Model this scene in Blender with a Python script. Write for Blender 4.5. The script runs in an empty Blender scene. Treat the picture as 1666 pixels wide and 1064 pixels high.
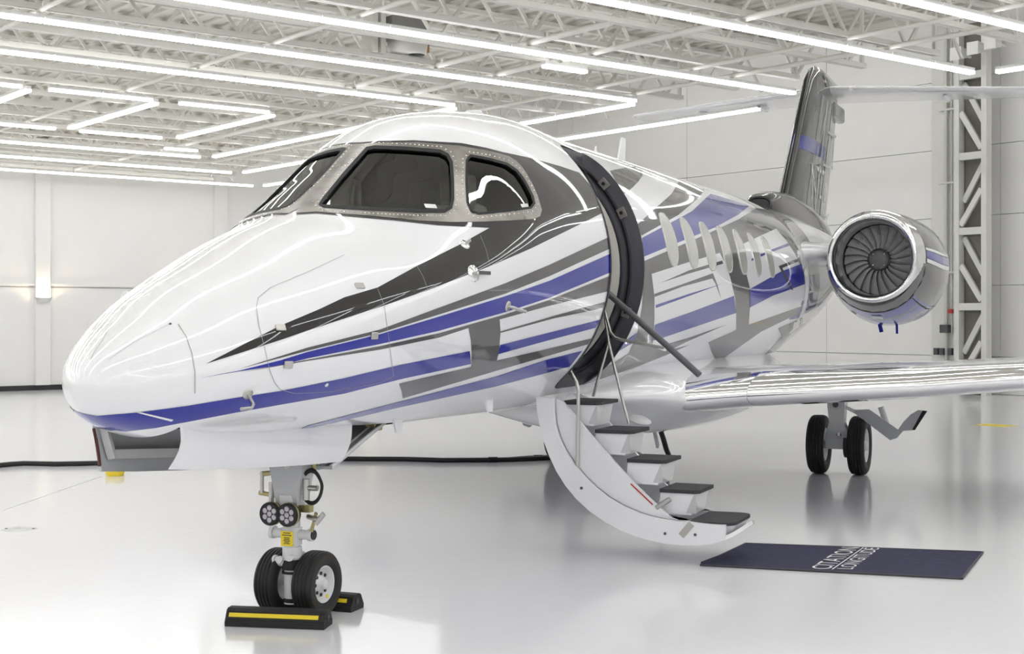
import bpy, bmesh, math, random
import numpy as np
from mathutils import Vector, Matrix
from mathutils.bvhtree import BVHTree
from mathutils.geometry import tessellate_polygon

# ------------------------------------------------------------------ camera
# World frame: +Y runs aft along the aircraft, +X is its port side, Z up,
# origin on the floor under the nose wheels.  Image taken as 1666 x 1064.
FPX, HY, VX, CAMH, CX0 = 2240.0, 517.0, 1815.0, 1.84, 833.0
TH = math.atan2(VX - CX0, FPX)
SN, CS = math.sin(TH), math.cos(TH)
_d = CAMH * FPX / (1000 - HY)
_n = ((485 - CX0) / FPX * _d, _d)
CAM = np.array([-(_n[0] * CS - _n[1] * SN), -(_n[0] * SN + _n[1] * CS), CAMH])
scene = bpy.context.scene
COL = scene.collection
cam_data = bpy.data.cameras.new('camera')
cam_ob = bpy.data.objects.new('camera', cam_data)
COL.objects.link(cam_ob)
cam_ob.location = CAM
cam_ob.rotation_euler = (math.pi / 2, 0, TH)
cam_data.sensor_width = 36.0
cam_data.lens = FPX / 1666 * 36
cam_data.shift_y = (HY - 532) / 1666
cam_data.clip_end = 300
scene.camera = cam_ob

# ------------------------------------------------------------------ light / view
world = bpy.data.worlds.new('world')
scene.world = world
world.use_nodes = True
world.node_tree.nodes['Background'].inputs[0].default_value = (1, 1, 1, 1)
world.node_tree.nodes['Background'].inputs[1].default_value = 0.05
scene.view_settings.view_transform = 'Standard'
scene.view_settings.look = 'None'
scene.view_settings.gamma = 1.0
scene.view_settings.use_curve_mapping = False
scene.view_settings.exposure = 0.07
scene.cycles.use_denoising = True
scene.cycles.use_adaptive_sampling = True
scene.cycles.adaptive_threshold = 0.03
scene.cycles.max_bounces = 9
scene.cycles.diffuse_bounces = 5
scene.cycles.glossy_bounces = 4
LAMP_STRENGTH = 11.0

random.seed(7)
# hall axes: A along the lamp rows, B across them
FA = math.radians(27.738)
AX = np.array([math.sin(FA), math.cos(FA)])
BX = np.array([-AX[1], AX[0]])
HROT = math.pi / 2 - FA
LIGHT_Z = 5.35

def ray(px, py):
    X = (px - CX0) / FPX
    return np.array([X * CS - SN, X * SN + CS, (HY - py) / FPX])
def onx(px, py, x):
    r = ray(px, py); return CAM + (x - CAM[0]) / r[0] * r
def ony(px, py, y):
    r = ray(px, py); return CAM + (y - CAM[1]) / r[1] * r
def onz(px, py, z=0.0):
    r = ray(px, py); return CAM + (z - CAM[2]) / r[2] * r
def hall(u, v):
    return u * AX + v * BX

# ------------------------------------------------------------------ materials
MATS = {}
def mat(name, col, rough=0.4, metal=0.0, coat=0.0, emit=None, noise=0.0, nscale=8.0, bump=0.0, bscale=40.0, spec=0.5, coat_rough=0.03, rnoise=0.0):
    if name in MATS:
        return MATS[name]
    m = bpy.data.materials.new(name)
    m.use_nodes = True
    nt = m.node_tree
    b = nt.nodes['Principled BSDF']
    b.inputs['Base Color'].default_value = (*col, 1)
    b.inputs['Roughness'].default_value = rough
    b.inputs['Metallic'].default_value = metal
    b.inputs['Coat Weight'].default_value = coat
    b.inputs['Coat Roughness'].default_value = coat_rough
    b.inputs['Specular IOR Level'].default_value = spec
    if emit:
        b.inputs['Emission Color'].default_value = (*emit[0], 1)
        b.inputs['Emission Strength'].default_value = emit[1]
    tc = nt.nodes.new('ShaderNodeTexCoord')
    if noise > 0 or rnoise > 0:
        n = nt.nodes.new('ShaderNodeTexNoise')
        n.inputs['Scale'].default_value = nscale
        n.inputs['Detail'].default_value = 4
        nt.links.new(tc.outputs['Object'], n.inputs['Vector'])
        if noise > 0:
            mx = nt.nodes.new('ShaderNodeMix'); mx.data_type = 'RGBA'
            mx.inputs[6].default_value = (*[max(0, c * (1 - noise)) for c in col], 1)
            mx.inputs[7].default_value = (*[min(1, c * (1 + noise)) for c in col], 1)
            nt.links.new(n.outputs['Fac'], mx.inputs[0])
            nt.links.new(mx.outputs[2], b.inputs['Base Color'])
        if rnoise > 0:
            mr = nt.nodes.new('ShaderNodeMapRange')
            mr.inputs[3].default_value = max(0, rough - rnoise)
            mr.inputs[4].default_value = rough + rnoise
            nt.links.new(n.outputs['Fac'], mr.inputs[0])
            nt.links.new(mr.outputs[0], b.inputs['Roughness'])
    if bump > 0:
        n2 = nt.nodes.new('ShaderNodeTexNoise')
        n2.inputs['Scale'].default_value = bscale
        n2.inputs['Detail'].default_value = 2
        nt.links.new(tc.outputs['Object'], n2.inputs['Vector'])
        bp = nt.nodes.new('ShaderNodeBump')
        bp.inputs['Strength'].default_value = bump
        bp.inputs['Distance'].default_value = 0.01
        nt.links.new(n2.outputs['Fac'], bp.inputs['Height'])
        nt.links.new(bp.outputs[0], b.inputs['Normal'])
    MATS[name] = m
    return m

WHITE = mat('gloss white paint', (0.835, 0.84, 0.87), 0.3, coat=1.0, noise=0.01)
CHAR = mat('charcoal metallic paint', (0.016, 0.015, 0.0165), 0.4, metal=0.0, coat=1.0, noise=0.12, nscale=60, spec=0.15)
GREY = mat('warm grey metallic paint', (0.085, 0.082, 0.085), 0.4, spec=0.25, coat=1.0, noise=0.06, nscale=60)
BLUE = mat('royal blue paint', (0.004, 0.012, 0.31), 0.35, spec=0.2, coat=1.0, noise=0.05, nscale=30)
CHROME = mat('polished metal', (0.86, 0.86, 0.87), 0.07, metal=1.0, rnoise=0.02, nscale=3)
STEEL = mat('brushed steel', (0.55, 0.54, 0.52), 0.36, metal=1.0, rnoise=0.06, nscale=20)
BAREAL = mat('bare aluminium frame', (0.33, 0.315, 0.29), 0.30, metal=0.9, noise=0.45, nscale=9, rnoise=0.1)
RUBBER = mat('tyre rubber', (0.012, 0.012, 0.013), 0.62, noise=0.2, nscale=20, bump=0.1)
BLACK = mat('black trim', (0.012, 0.012, 0.015), 0.35, noise=0.1)
SEAL = mat('black seal', (0.010, 0.010, 0.012), 0.6, noise=0.1)
NAVYFRAME = mat('dark frame paint', (0.025, 0.026, 0.036), 0.4, noise=0.1)
GEARW = mat('gear white enamel', (0.72, 0.73, 0.74), 0.35, noise=0.03, coat=0.3)
GEARG = mat('gear grey primer', (0.56, 0.57, 0.59), 0.4, noise=0.05)
BEIGE = mat('cabin liner', (0.62, 0.58, 0.51), 0.6, noise=0.04)
LEATHER = mat('beige seat leather', (0.45, 0.42, 0.37), 0.5, noise=0.08, bump=0.05)
PANE_SHADE = mat('cabin window with shade', (0.52, 0.52, 0.49), 0.15, coat=1.0, noise=0.03)
YELLOW = mat('safety yellow', (0.88, 0.68, 0.03), 0.45, noise=0.06)
CHOCKR = mat('chock rubber', (0.018, 0.017, 0.017), 0.7, noise=0.25, nscale=30, bump=0.2)
TREAD = mat('step tread grip', (0.042, 0.042, 0.048), 0.75, noise=0.25, nscale=80, bump=0.25, bscale=300)
FANM = mat('titanium fan', (0.60, 0.60, 0.61), 0.36, metal=0.3, noise=0.1)
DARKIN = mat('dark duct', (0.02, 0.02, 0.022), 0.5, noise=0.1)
LINER = mat('inlet acoustic liner', (0.42, 0.42, 0.43), 0.45, metal=0.5, noise=0.1)
SEAM = mat('panel seam', (0.30, 0.30, 0.31), 0.6)
LENS = mat('lamp lens', (0.55, 0.52, 0.58), 0.1, coat=1.0, noise=0.2, nscale=60)
BRASS = mat('yellow plated metal', (0.42, 0.37, 0.18), 0.35, metal=0.7, noise=0.15)
LETTER = mat('white lettering', (0.80, 0.80, 0.80), 0.6)
REDM = mat('red device', (0.5, 0.03, 0.03), 0.4)
BOXG = mat('dark electrical box', (0.08, 0.08, 0.09), 0.5, noise=0.1)

def glass_mat():
    m = bpy.data.materials.new('tinted cockpit glass'); m.use_nodes = True
    nt = m.node_tree; nt.nodes.clear()
    o = nt.nodes.new('ShaderNodeOutputMaterial')
    t = nt.nodes.new('ShaderNodeBsdfTransparent'); t.inputs[0].default_value = (0.74, 0.77, 0.75, 1)
    g = nt.nodes.new('ShaderNodeBsdfGlossy'); g.inputs['Roughness'].default_value = 0.01
    fr = nt.nodes.new('ShaderNodeFresnel'); fr.inputs[0].default_value = 1.85
    mx = nt.nodes.new('ShaderNodeMixShader')
    nt.links.new(fr.outputs[0], mx.inputs[0]); nt.links.new(t.outputs[0], mx.inputs[1])
    nt.links.new(g.outputs[0], mx.inputs[2]); nt.links.new(mx.outputs[0], o.inputs[0])
    return m
GLASS = glass_mat()

# ------------------------------------------------------------------ mesh helpers
def frame_of(d):
    d = Vector(d).normalized()
    up = Vector((0, 0, 1)) if abs(d.z) < 0.95 else Vector((1, 0, 0))
    s = d.cross(up).normalized()
    return s, s.cross(d).normalized(), d

class MB:
    """collects vertices and faces for ONE mesh object"""
    def __init__(self):
        self.v = []; self.f = []; self.sm = []
    def add(self, vs, fs, smooth=False):
        o = len(self.v)
        self.v += [tuple(map(float, p)) for p in vs]
        self.f += [tuple(i + o for i in q) for q in fs]
        self.sm += [smooth] * len(fs)
        return self
    def box(self, c, s, R=None):
        h = [x / 2 for x in s]
        vs = [Vector((x * h[0], y * h[1], z * h[2])) for x in (-1, 1) for y in (-1, 1) for z in (-1, 1)]
        if R is not None: vs = [R @ p for p in vs]
        vs = [p + Vector(c) for p in vs]
        return self.add(vs, [(0, 1, 3, 2), (4, 6, 7, 5), (0, 4, 5, 1), (2, 3, 7, 6), (0, 2, 6, 4), (1, 5, 7, 3)])
    def bbox(self, c, s, b=0.01, R=None):
        """box with chamfered edges (octagonal prism style on all edges)"""
        h = [x / 2 for x in s]; b = min(b, min(h) * 0.9)
        bm = bmesh.new(); bmesh.ops.create_cube(bm, size=1.0)
        for p in bm.verts: p.co = Vector((p.co.x * s[0], p.co.y * s[1], p.co.z * s[2]))
        bmesh.ops.bevel(bm, geom=list(bm.edges), offset=b, segments=2, affect='EDGES', profile=0.5)
        bm.verts.index_update()
        vs = [p.co.copy() for p in bm.verts]
        if R is not None: vs = [R @ p for p in vs]
        vs = [p + Vector(c) for p in vs]
        fs = [tuple(q.index for q in f.verts) for f in bm.faces]
        bm.free()
        return self.add(vs, fs)
    def bar(self, p0, p1, w, h=None, up=None):
        """rectangular bar from p0 to p1"""
        h = h or w
        p0, p1 = Vector(p0), Vector(p1)
        s, u, d = frame_of(p1 - p0)
        if up is not None:
            u = Vector(up); u = (u - d * u.dot(d)).normalized(); s = d.cross(u)
        vs = []
        for p in (p0, p1):
            for a, b in ((-1, -1), (1, -1), (1, 1), (-1, 1)):
                vs.append(p + s * a * w / 2 + u * b * h / 2)
        return self.add(vs, [(3, 2, 1, 0), (4, 5, 6, 7), (0, 1, 5, 4), (1, 2, 6, 5), (2, 3, 7, 6), (3, 0, 4, 7)])
    def cyl(self, p0, p1, r0, r1=None, n=20, cap=True):
        r1 = r0 if r1 is None else r1
        p0, p1 = Vector(p0), Vector(p1)
        s, u, d = frame_of(p1 - p0)
        vs = []
        for p, r in ((p0, r0), (p1, r1)):
            for i in range(n):
                a = 2 * math.pi * i / n
                vs.append(p + s * math.cos(a) * r + u * math.sin(a) * r)
        self.add(vs, [(i, (i + 1) % n, n + (i + 1) % n, n + i) for i in range(n)], True)
        if cap:
            self.add(vs[:n], [tuple(range(n - 1, -1, -1))]); self.add(vs[n:], [tuple(range(n))])
        return self
    def tube(self, pts, r, n=10, closed=False):
        pts = [Vector(p) for p in pts]
        m = len(pts); rs = r if isinstance(r, (list, tuple)) else [r] * m
        vs = []; prev = None
        for i, p in enumerate(pts):
            a = pts[(i - 1) % m] if (i > 0 or closed) else p
            b = pts[(i + 1) % m] if (i < m - 1 or closed) else p
            d = (b - a).normalized()
            if prev is None:
                s, u, _ = frame_of(d)
            else:
                u = (prev - d * prev.dot(d)).normalized(); s = d.cross(u)
            prev = u
            for k in range(n):
                t = 2 * math.pi * k / n
                vs.append(p + s * math.cos(t) * rs[i] + u * math.sin(t) * rs[i])
        fs = []
        for i in range(m if closed else m - 1):
            j = (i + 1) % m
            for k in range(n):
                fs.append((i * n + k, i * n + (k + 1) % n, j * n + (k + 1) % n, j * n + k))
        self.add(vs, fs, True)
        if not closed:
            self.add(vs[:n], [tuple(range(n - 1, -1, -1))]); self.add(vs[-n:], [tuple(range(n))])
        return self
    def lathe(self, prof, c, axis=(0, 1, 0), n=48, closed=False, smooth=True):
        """prof: (along axis, radius)"""
        s, u, d = frame_of(axis)
        c = Vector(c); vs = []
        for a, r in prof:
            for i in range(n):
                t = 2 * math.pi * i / n
                vs.append(c + d * a + (s * math.cos(t) + u * math.sin(t)) * r)
        m = len(prof); fs = []
        for j in range(m if closed else m - 1):
            k = (j + 1) % m
            for i in range(n):
                fs.append((j * n + i, j * n + (i + 1) % n, k * n + (i + 1) % n, k * n + i))
        return self.add(vs, fs, smooth)
    def loft(self, rings, closed=True, cap=True, smooth=True):
        n = len(rings[0]); vs = [p for r in rings for p in r]; fs = []
        for j in range(len(rings) - 1):
            for i in range(n if closed else n - 1):
                fs.append((j * n + i, j * n + (i + 1) % n, (j + 1) * n + (i + 1) % n, (j + 1) * n + i))
        self.add(vs, fs, smooth)
        if cap and closed:
            self.add(rings[0], [tuple(range(n - 1, -1, -1))]); self.add(rings[-1], [tuple(range(n))])
        return self
    def prism(self, poly, off):
        """poly: 3D polygon, extruded by vector off"""
        n = len(poly); off = Vector(off)
        a = [Vector(p) for p in poly]; b = [p + off for p in a]
        return self.add(a + b, [tuple(range(n - 1, -1, -1)), tuple(range(n, 2 * n))] + [(i, (i + 1) % n, n + (i + 1) % n, n + i) for i in range(n)])
    def mesh(self, name, m=None, fixn=True, weld=False):
        me = bpy.data.meshes.new(name)
        me.from_pydata(self.v, [], self.f)
        me.polygons.foreach_set('use_smooth', self.sm)
        if m: me.materials.append(m)
        if fixn or weld:
            bm = bmesh.new(); bm.from_mesh(me)
            if weld: bmesh.ops.remove_doubles(bm, verts=bm.verts, dist=1e-5)
            if fixn: bmesh.ops.recalc_face_normals(bm, faces=bm.faces)
            bm.to_mesh(me); bm.free()
        me.update()
        return me
    def build(self, name, m, parent=None, fixn=True, weld=False, **props):
        return link(name, self.mesh(name, m, fixn, weld), parent, **props)

def link(name, data, parent=None, loc=None, rot=None, **props):
    o = bpy.data.objects.new(name, data)
    COL.objects.link(o)
    if parent is not None: o.parent = parent
    if loc is not None: o.location = loc
    if rot is not None: o.rotation_euler = rot
    for k, v in props.items(): o[k] = v
    return o
def thing(name, label, category, loc=(0, 0, 0), rotz=0.0, group=None):
    o = link(name, None, loc=loc, rot=(0, 0, rotz), label=label, category=category)
    o.empty_display_size = 0.2
    if group: o['group'] = group
    return o
ORD = ['first', 'second', 'third', 'fourth', 'fifth', 'sixth', 'seventh', 'eighth', 'ninth', 'tenth'] + [t_ + o_ for t_ in ('',) for o_ in ('eleventh', 'twelfth', 'thirteenth', 'fourteenth', 'fifteenth', 'sixteenth', 'seventeenth', 'eighteenth', 'nineteenth', 'twentieth')] + ['twenty-' + o_ for o_ in ('first', 'second', 'third', 'fourth', 'fifth', 'sixth', 'seventh', 'eighth', 'ninth')] + ['thirtieth']
def copy_tree(o, parent=None):
    c = o.copy(); COL.objects.link(c)
    if parent is not None: c.parent = parent
    for ch in list(o.children): copy_tree(ch, c)
    return c
def text_mesh(body, size, extrude=0.0, name='lettering'):
    cu = bpy.data.curves.new(name, 'FONT'); cu.body = body; cu.size = size; cu.extrude = extrude
    cu.align_x = 'CENTER'; cu.align_y = 'CENTER'; cu.resolution_u = 3
    ob = bpy.data.objects.new(name, cu); COL.objects.link(ob)
    dg = bpy.context.evaluated_depsgraph_get()
    me = bpy.data.meshes.new_from_object(ob.evaluated_get(dg))
    bpy.data.objects.remove(ob)
    return me

# ------------------------------------------------------------------ the hangar
U0, U1, V0, V1 = -15.5, 25.5, -17.0, 27.4
DECK_LOW, DECK_HIGH, U_STEP = 6.45, 9.2, 13.75
BAY_END = 13.75

def floor_mat():
    m = bpy.data.materials.new('white epoxy floor'); m.use_nodes = True
    nt = m.node_tree; b = nt.nodes['Principled BSDF']
    b.inputs['Base Color'].default_value = (0.74, 0.74, 0.755, 1)
    b.inputs['Roughness'].default_value = 0.16
    b.inputs['Coat Weight'].default_value = 0.25
    b.inputs['Coat Roughness'].default_value = 0.10
    tc = nt.nodes.new('ShaderNodeTexCoord')
    n1 = nt.nodes.new('ShaderNodeTexNoise'); n1.inputs['Scale'].default_value = 0.35; n1.inputs['Detail'].default_value = 3
    nt.links.new(tc.outputs['Object'], n1.inputs['Vector'])
    mx = nt.nodes.new('ShaderNodeMix'); mx.data_type = 'RGBA'
    mx.inputs[6].default_value = (0.82, 0.825, 0.855, 1); mx.inputs[7].default_value = (0.86, 0.865, 0.89, 1)
    nt.links.new(n1.outputs['Fac'], mx.inputs[0]); nt.links.new(mx.outputs[2], b.inputs['Base Color'])
    n2 = nt.nodes.new('ShaderNodeTexNoise'); n2.inputs['Scale'].default_value = 7.0; n2.inputs['Detail'].default_value = 2
    nt.links.new(tc.outputs['Object'], n2.inputs['Vector'])
    bp = nt.nodes.new('ShaderNodeBump'); bp.inputs['Strength'].default_value = 0.05; bp.inputs['Distance'].default_value = 0.02
    nt.links.new(n2.outputs['Fac'], bp.inputs['Height']); nt.links.new(bp.outputs[0], b.inputs['Normal'])
    return m
FLOORM = floor_mat()
WALLM = mat('painted wall panel', (0.86, 0.855, 0.84), 0.55, noise=0.025, nscale=1.5)
JOINTM = mat('wall joint', (0.58, 0.57, 0.55), 0.8, noise=0.05)
BASEM = mat('dark base strip', (0.03, 0.03, 0.033), 0.6, noise=0.1)
CEILM = mat('painted roof deck', (0.66, 0.64, 0.575), 0.75, noise=0.05, nscale=2)
TRUSSM = mat('painted roof steel', (0.72, 0.705, 0.65), 0.5, noise=0.05, nscale=5)
COLM = mat('painted column steel', (0.72, 0.72, 0.69), 0.45, noise=0.04, nscale=5)
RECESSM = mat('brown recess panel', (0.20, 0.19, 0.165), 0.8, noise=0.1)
LAMPM = mat('lamp diffuser', (0.9, 0.9, 0.9), 0.4, emit=((0.985, 0.99, 1.0), LAMP_STRENGTH))
LAMPBOX = mat('lamp housing', (0.7, 0.7, 0.68), 0.5, noise=0.02)

HR = (0, 0, HROT)
def hmesh(mb, name, m, parent=None, **p):
    """mesh given in hall coordinates (u, v, z)"""
    return mb.build(name, m, parent, **p) if parent is not None else link(name, mb.mesh(name, m), None, rot=HR, **p)

fl = hmesh(MB().box(((U0 + U1) / 2, (V0 + V1) / 2, -0.1), (U1 - U0 + 1, V1 - V0 + 1, 0.2)), 'floor', FLOORM, kind='structure')
# floor joint, drain and yellow marking
def hallof(px, py, z=0.0):
    p = onz(px, py, z); return float(p[:2] @ AX), float(p[:2] @ BX)
ju, jv = hallof(0, 832)
ja = hallof(-60, 853); jb = hallof(165, 775)
MB().bar((ja[0], ja[1], 0.0006), (jb[0], jb[1], 0.0006), 0.008, 0.0012, up=(0, 0, 1)).build('floor_joint', mat('floor joint filler', (0.5, 0.5, 0.5), 0.6), fl)
yu, yv = hallof(1620, 692)
MB().box((yu, yv, 0.001), (0.45, 0.6, 0.002)).build('floor_marking', YELLOW, fl)
p = onz(32, 861)
dr = thing('floor_drain', 'round pale metal cover set flush in the white floor', 'drain cover', (p[0], p[1], 0))
MB().lathe([(0, 0.0001), (0.004, 0.0001), (0.004, 0.14), (0.0, 0.15)], (0, 0, 0), (0, 0, 1), 40).build('cover_plate', mat('drain metal', (0.62, 0.62, 0.6), 0.4, metal=0.4, noise=0.05), dr)
sc = MB()
for a in (0.4, 3.5): sc.cyl((0.12 * math.cos(a), 0.12 * math.sin(a), 0.003), (0.12 * math.cos(a), 0.12 * math.sin(a), 0.008), 0.012, n=10)
sc.build('screw', BOXG, dr)

# ceiling: low deck under the joists, higher bay towards the end wall
cm = MB()
nr = 90
cl = hmesh(MB().box(((U0 + U_STEP) / 2, (V0 + V1) / 2, DECK_LOW + 0.06), (U_STEP - U0, V1 - V0 + 1, 0.1)), 'ceiling', CEILM, kind='structure')
rb = MB()
k = 0
u = -6.0
while u < U_STEP:
    rb.box((u, (V0 + V1) / 2, DECK_LOW - 0.012), (0.09, V1 - V0, 0.045)); u += 0.3
rb.build('deck_ribs', CEILM, cl, kind='stuff')
MB().box(((U1 + U_STEP) / 2, (V0 + V1) / 2, DECK_HIGH + 0.06), (U1 - U_STEP + 0.6, V1 - V0 + 1, 0.1)).build('high_bay_deck', CEILM, cl)
MB().box((U_STEP + 0.05, (V0 + V1) / 2, (DECK_LOW + DECK_HIGH) / 2 + 0.06), (0.1, V1 - V0 + 1, DECK_HIGH - DECK_LOW)).build('deck_fascia', CEILM, cl)

# walls: a backing with separate panels standing proud of the joints
def panel_wall(name, side_axis, pos, a0, a1, ztop, widths, zs, inward):
    bk = MB()
    if side_axis == 'v': bk.box(((a0 + a1) / 2, pos + 0.15 * -inward, ztop / 2), (a1 - a0, 0.2, ztop))
    else: bk.box((pos + 0.15 * -inward, (a0 + a1) / 2, ztop / 2), (0.2, a1 - a0, ztop))
    w = hmesh(bk, name, JOINTM, kind='structure')
    cache = {}
    for i in range(len(widths) - 1):
        for j in range(len(zs) - 1):
            L = widths[i + 1] - widths[i] - 0.014; Hh = zs[j + 1] - zs[j] - 0.014
            key = (round(L, 3), round(Hh, 3))
            if key not in cache:
                q = MB()
                q.box((0, 0, 0), (L, 0.08, Hh) if side_axis == 'v' else (0.08, L, Hh))
                cache[key] = q.mesh('wall_panel', WALLM)
            c = (widths[i] + widths[i + 1]) / 2; z = (zs[j] + zs[j + 1]) / 2
            o = link('wall_panel', cache[key], w, loc=(c, pos, z) if side_axis == 'v' else (pos, c, z))
    return w
PZ = [0.0, 0.9, 2.62, 4.32, 6.02, 7.72, 9.2]
pil_u = [8.21 + 4.95 * k for k in range(-4, 4)]
wl = panel_wall('wall_left', 'v', V1, U0, U1, 9.2, [U0] + pil_u + [U1], [0.0, 2.62, 6.3, 9.2], -1)
wr_v = [V0] + [round(11.0 + 5.2 * k, 2) for k in range(-5, 4)] + [V1]
wr = panel_wall('wall_right', 'u', U1, V0, V1, 9.2, wr_v, PZ, -1)
panel_wall('wall_back', 'u', U0, V0, V1, 9.2, [V0 + (V1 - V0) * k / 6 for k in range(7)], PZ, 1)
panel_wall('wall_front', 'v', V0, U0, U1, 9.2, [U0 + (U1 - U0) * k / 6 for k in range(7)], PZ, 1)
# base strip, ledge and pilasters of the left wall
hmesh(MB().box(((U0 + U1) / 2, V1 - 0.06, 0.065), (U1 - U0, 0.05, 0.13)), 'baseboard_left', BASEM, kind='structure')
hmesh(MB().box(((U0 + U1) / 2, V1 - 0.07, 2.68), (U1 - U0, 0.07, 0.05)), 'trim_1', WALLM, kind='structure')
for i, u in enumerate(pil_u[2:7]):
    hmesh(MB().bbox((u, V1 - 0.10, 3.2 + 0.065), (0.38, 0.14, 6.27), 0.01), 'trim_%d' % (i + 2), WALLM, kind='structure')
# uplighters on the pilasters
LAMPGLOW = mat('uplighter lamp', (1, 0.9, 0.7), 0.4, emit=((1.0, 0.80, 0.52), 260.0))
for i, u in enumerate(pil_u[2:7]):
    q = hall(u, V1 - 0.27)
    t = thing('wall_lamp', 'white half-round uplighter glowing warm on the %s pilaster from the end wall' % ORD[4 - i], 'wall lamp', (q[0], q[1], 2.30), HROT, 'uplighters on the pilasters')
    sh = MB(); ring0 = []; ring1 = []
    n = 12
    for k in range(n + 1):
        a = math.pi + math.pi * k / n
        ring0.append((0.16 * math.cos(a), 0.10 + 0.12 * math.sin(a), -0.06)); ring1.append((0.22 * math.cos(a), 0.10 + 0.17 * math.sin(a), 0.06))
    sh.loft([ring0, ring1], closed=False, cap=False)
    sh.add(ring0, [tuple(range(n + 1))])
    sh.build('lamp_shade', LAMPBOX, t, fixn=False)
    MB().box((0, 0.05, 0.035), (0.26, 0.06, 0.02)).build('lamp_tube', LAMPGLOW, t)

# lattice column on the right wall
UC = U1 - 0.75
def onu(px, py, u0):
    r = ray(px, py); t = (u0 - CAM[:2] @ AX) / (r[:2] @ AX); q = CAM + t * r
    return float(q[:2] @ BX), float(q[2])
va, _ = onu(1556, 300, UC); vb, _ = onu(1609, 300, UC)
cz1 = 8.9
q = hall(UC, (va + vb) / 2)
colt = thing('lattice_column', 'pale steel lattice column standing against the panelled end wall', 'column', (q[0], q[1], 0), HROT)
hw = abs(va - vb) / 2
for s in (-1, 1):
    MB().box((0, s * (hw - 0.07), cz1 / 2), (0.22, 0.14, cz1)).build('flange', COLM, colt)
rz = [_z for _z in (onu(1580, y, UC)[1] for y in (254, 376, 499, 123))]
rz = sorted(rz)
for z in rz + [0.25]:
    MB().box((-0.05, 0, z), (0.1, 2 * hw - 0.28, 0.17)).build('rung', COLM, colt)
lv = [0.25] + rz
for i in range(len(lv) - 1):
    a, b = lv[i], lv[i + 1]
    sgn = 1 if i % 2 == 0 else -1
    for (x0, f0, f1) in ((-0.05, 0.08, 0.55), (0.08, 0.40, 0.92)):
        MB().bar((x0, sgn * (hw - 0.16), a + (b - a) * (f0 if sgn > 0 else f0)), (x0, -sgn * (hw - 0.16), a + (b - a) * f1), 0.07, 0.13).build('brace', COLM, colt)
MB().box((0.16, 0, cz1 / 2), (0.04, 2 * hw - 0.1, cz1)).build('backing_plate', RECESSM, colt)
# wide flat pier beside the column
v0_, _ = onu(1518, 300, U1 - 0.2); v1_, _ = onu(1556, 300, U1 - 0.2)
hmesh(MB().box((U1 - 0.15, (v0_ + v1_) / 2, 4.5), (0.22, abs(v0_ - v1_), 9.0)), 'trim_20', COLM, kind='structure')
# conduit with boxes
vc, zc_ = onu(1540, 560, U1 - 0.4)
q = hall(U1 - 0.34, vc)
cond = thing('conduit_run', 'vertical pipe conduit with dark junction box and fittings beside lattice column', 'conduit', (q[0], q[1], 0.55), HROT)
mbp = MB(); mbp.cyl((0, 0.05, 0.0), (0, 0.05, 8.3), 0.045, n=12); mbp.build('pipe', mat('galvanised pipe', (0.62, 0.63, 0.58), 0.4, metal=0.2, noise=0.05), cond)
MB().cyl((0, -0.10, 0.9), (0, -0.10, 8.3), 0.025, n=10).build('pipe', MATS['galvanised pipe'], cond)
MB().bbox((-0.08, 0.02, 1.02), (0.16, 0.24, 0.2), 0.015).build('junction_box', BOXG, cond)
for dv in (-0.28, -0.12, 0.12, 0.28):
    MB().bbox((-0.06, dv, 0.46), (0.12, 0.12, 0.17), 0.01).build('outlet_box', BOXG, cond)
MB().bbox((-0.05, -0.12, 1.45), (0.1, 0.12, 0.1), 0.01).build('alarm_box', REDM, cond)
for z in (2.4, 4.6, 6.4): MB().box((0.0, 0, z), (0.1, 0.5, 0.04)).build('clamp', COLM, cond)
# white loudspeaker horns high on the column
vs_, zs_ = onu(1595, 82, UC - 0.5)
q = hall(UC - 0.5, vs_)
for k in range(3):
    q = hall(UC - 0.55, vs_ + 0.5 - 0.45 * k)
    t = thing('floodlight', 'white boxy floodlight high on the lattice column, %s from the conduit' % ORD[k], 'floodlight', (q[0], q[1], zs_ + 0.06 * k), HROT, 'floodlights on the column')
    MB().loft([[(-0.2, -0.15, -0.18), (-0.2, 0.15, -0.18), (-0.2, 0.15, 0.12), (-0.2, -0.15, 0.12)], [(0.15, -0.09, -0.1), (0.15, 0.09, -0.1), (0.15, 0.09, 0.1), (0.15, -0.09, 0.1)]], smooth=False).build('housing', COLM, t)
    MB().bar((0.1, 0, 0), (0.42, 0, -0.05), 0.05).build('bracket', COLM, t)

# ------------------------------------------------------------------ roof joists
JZ0, JZ1 = 5.52, 6.36
web_len = 0.78
jv0 = 3.80
PANEL = 1.30
uend = 12.3
def joist_meshes():
    d = JZ1 - JZ0
    m1 = MB().bar((0, 0, 0), (PANEL / 2, 0, d), 0.035, 0.045).mesh('web_member', TRUSSM)
    m2 = MB().bar((0, 0, d), (PANEL / 2, 0, 0), 0.035, 0.045).mesh('web_member', TRUSSM)
    bc = MB(); bc.box((0, 0.03, 0), (uend + 4, 0.045, 0.07)); bc.box((0, -0.03, 0), (uend + 4, 0.045, 0.07))
    tcm = MB(); tcm.box((0, 0, 0), (BAY_END + 4, 0.11, 0.06))
    po = MB().box((0, 0, 0), (0.05, 0.05, JZ1 - JZ0))
    return m1, m2, bc.mesh('bottom_chord', TRUSSM), tcm.mesh('top_chord', TRUSSM), po.mesh('end_post', TRUSSM)
JM = joist_meshes()
jn = 0
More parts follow.
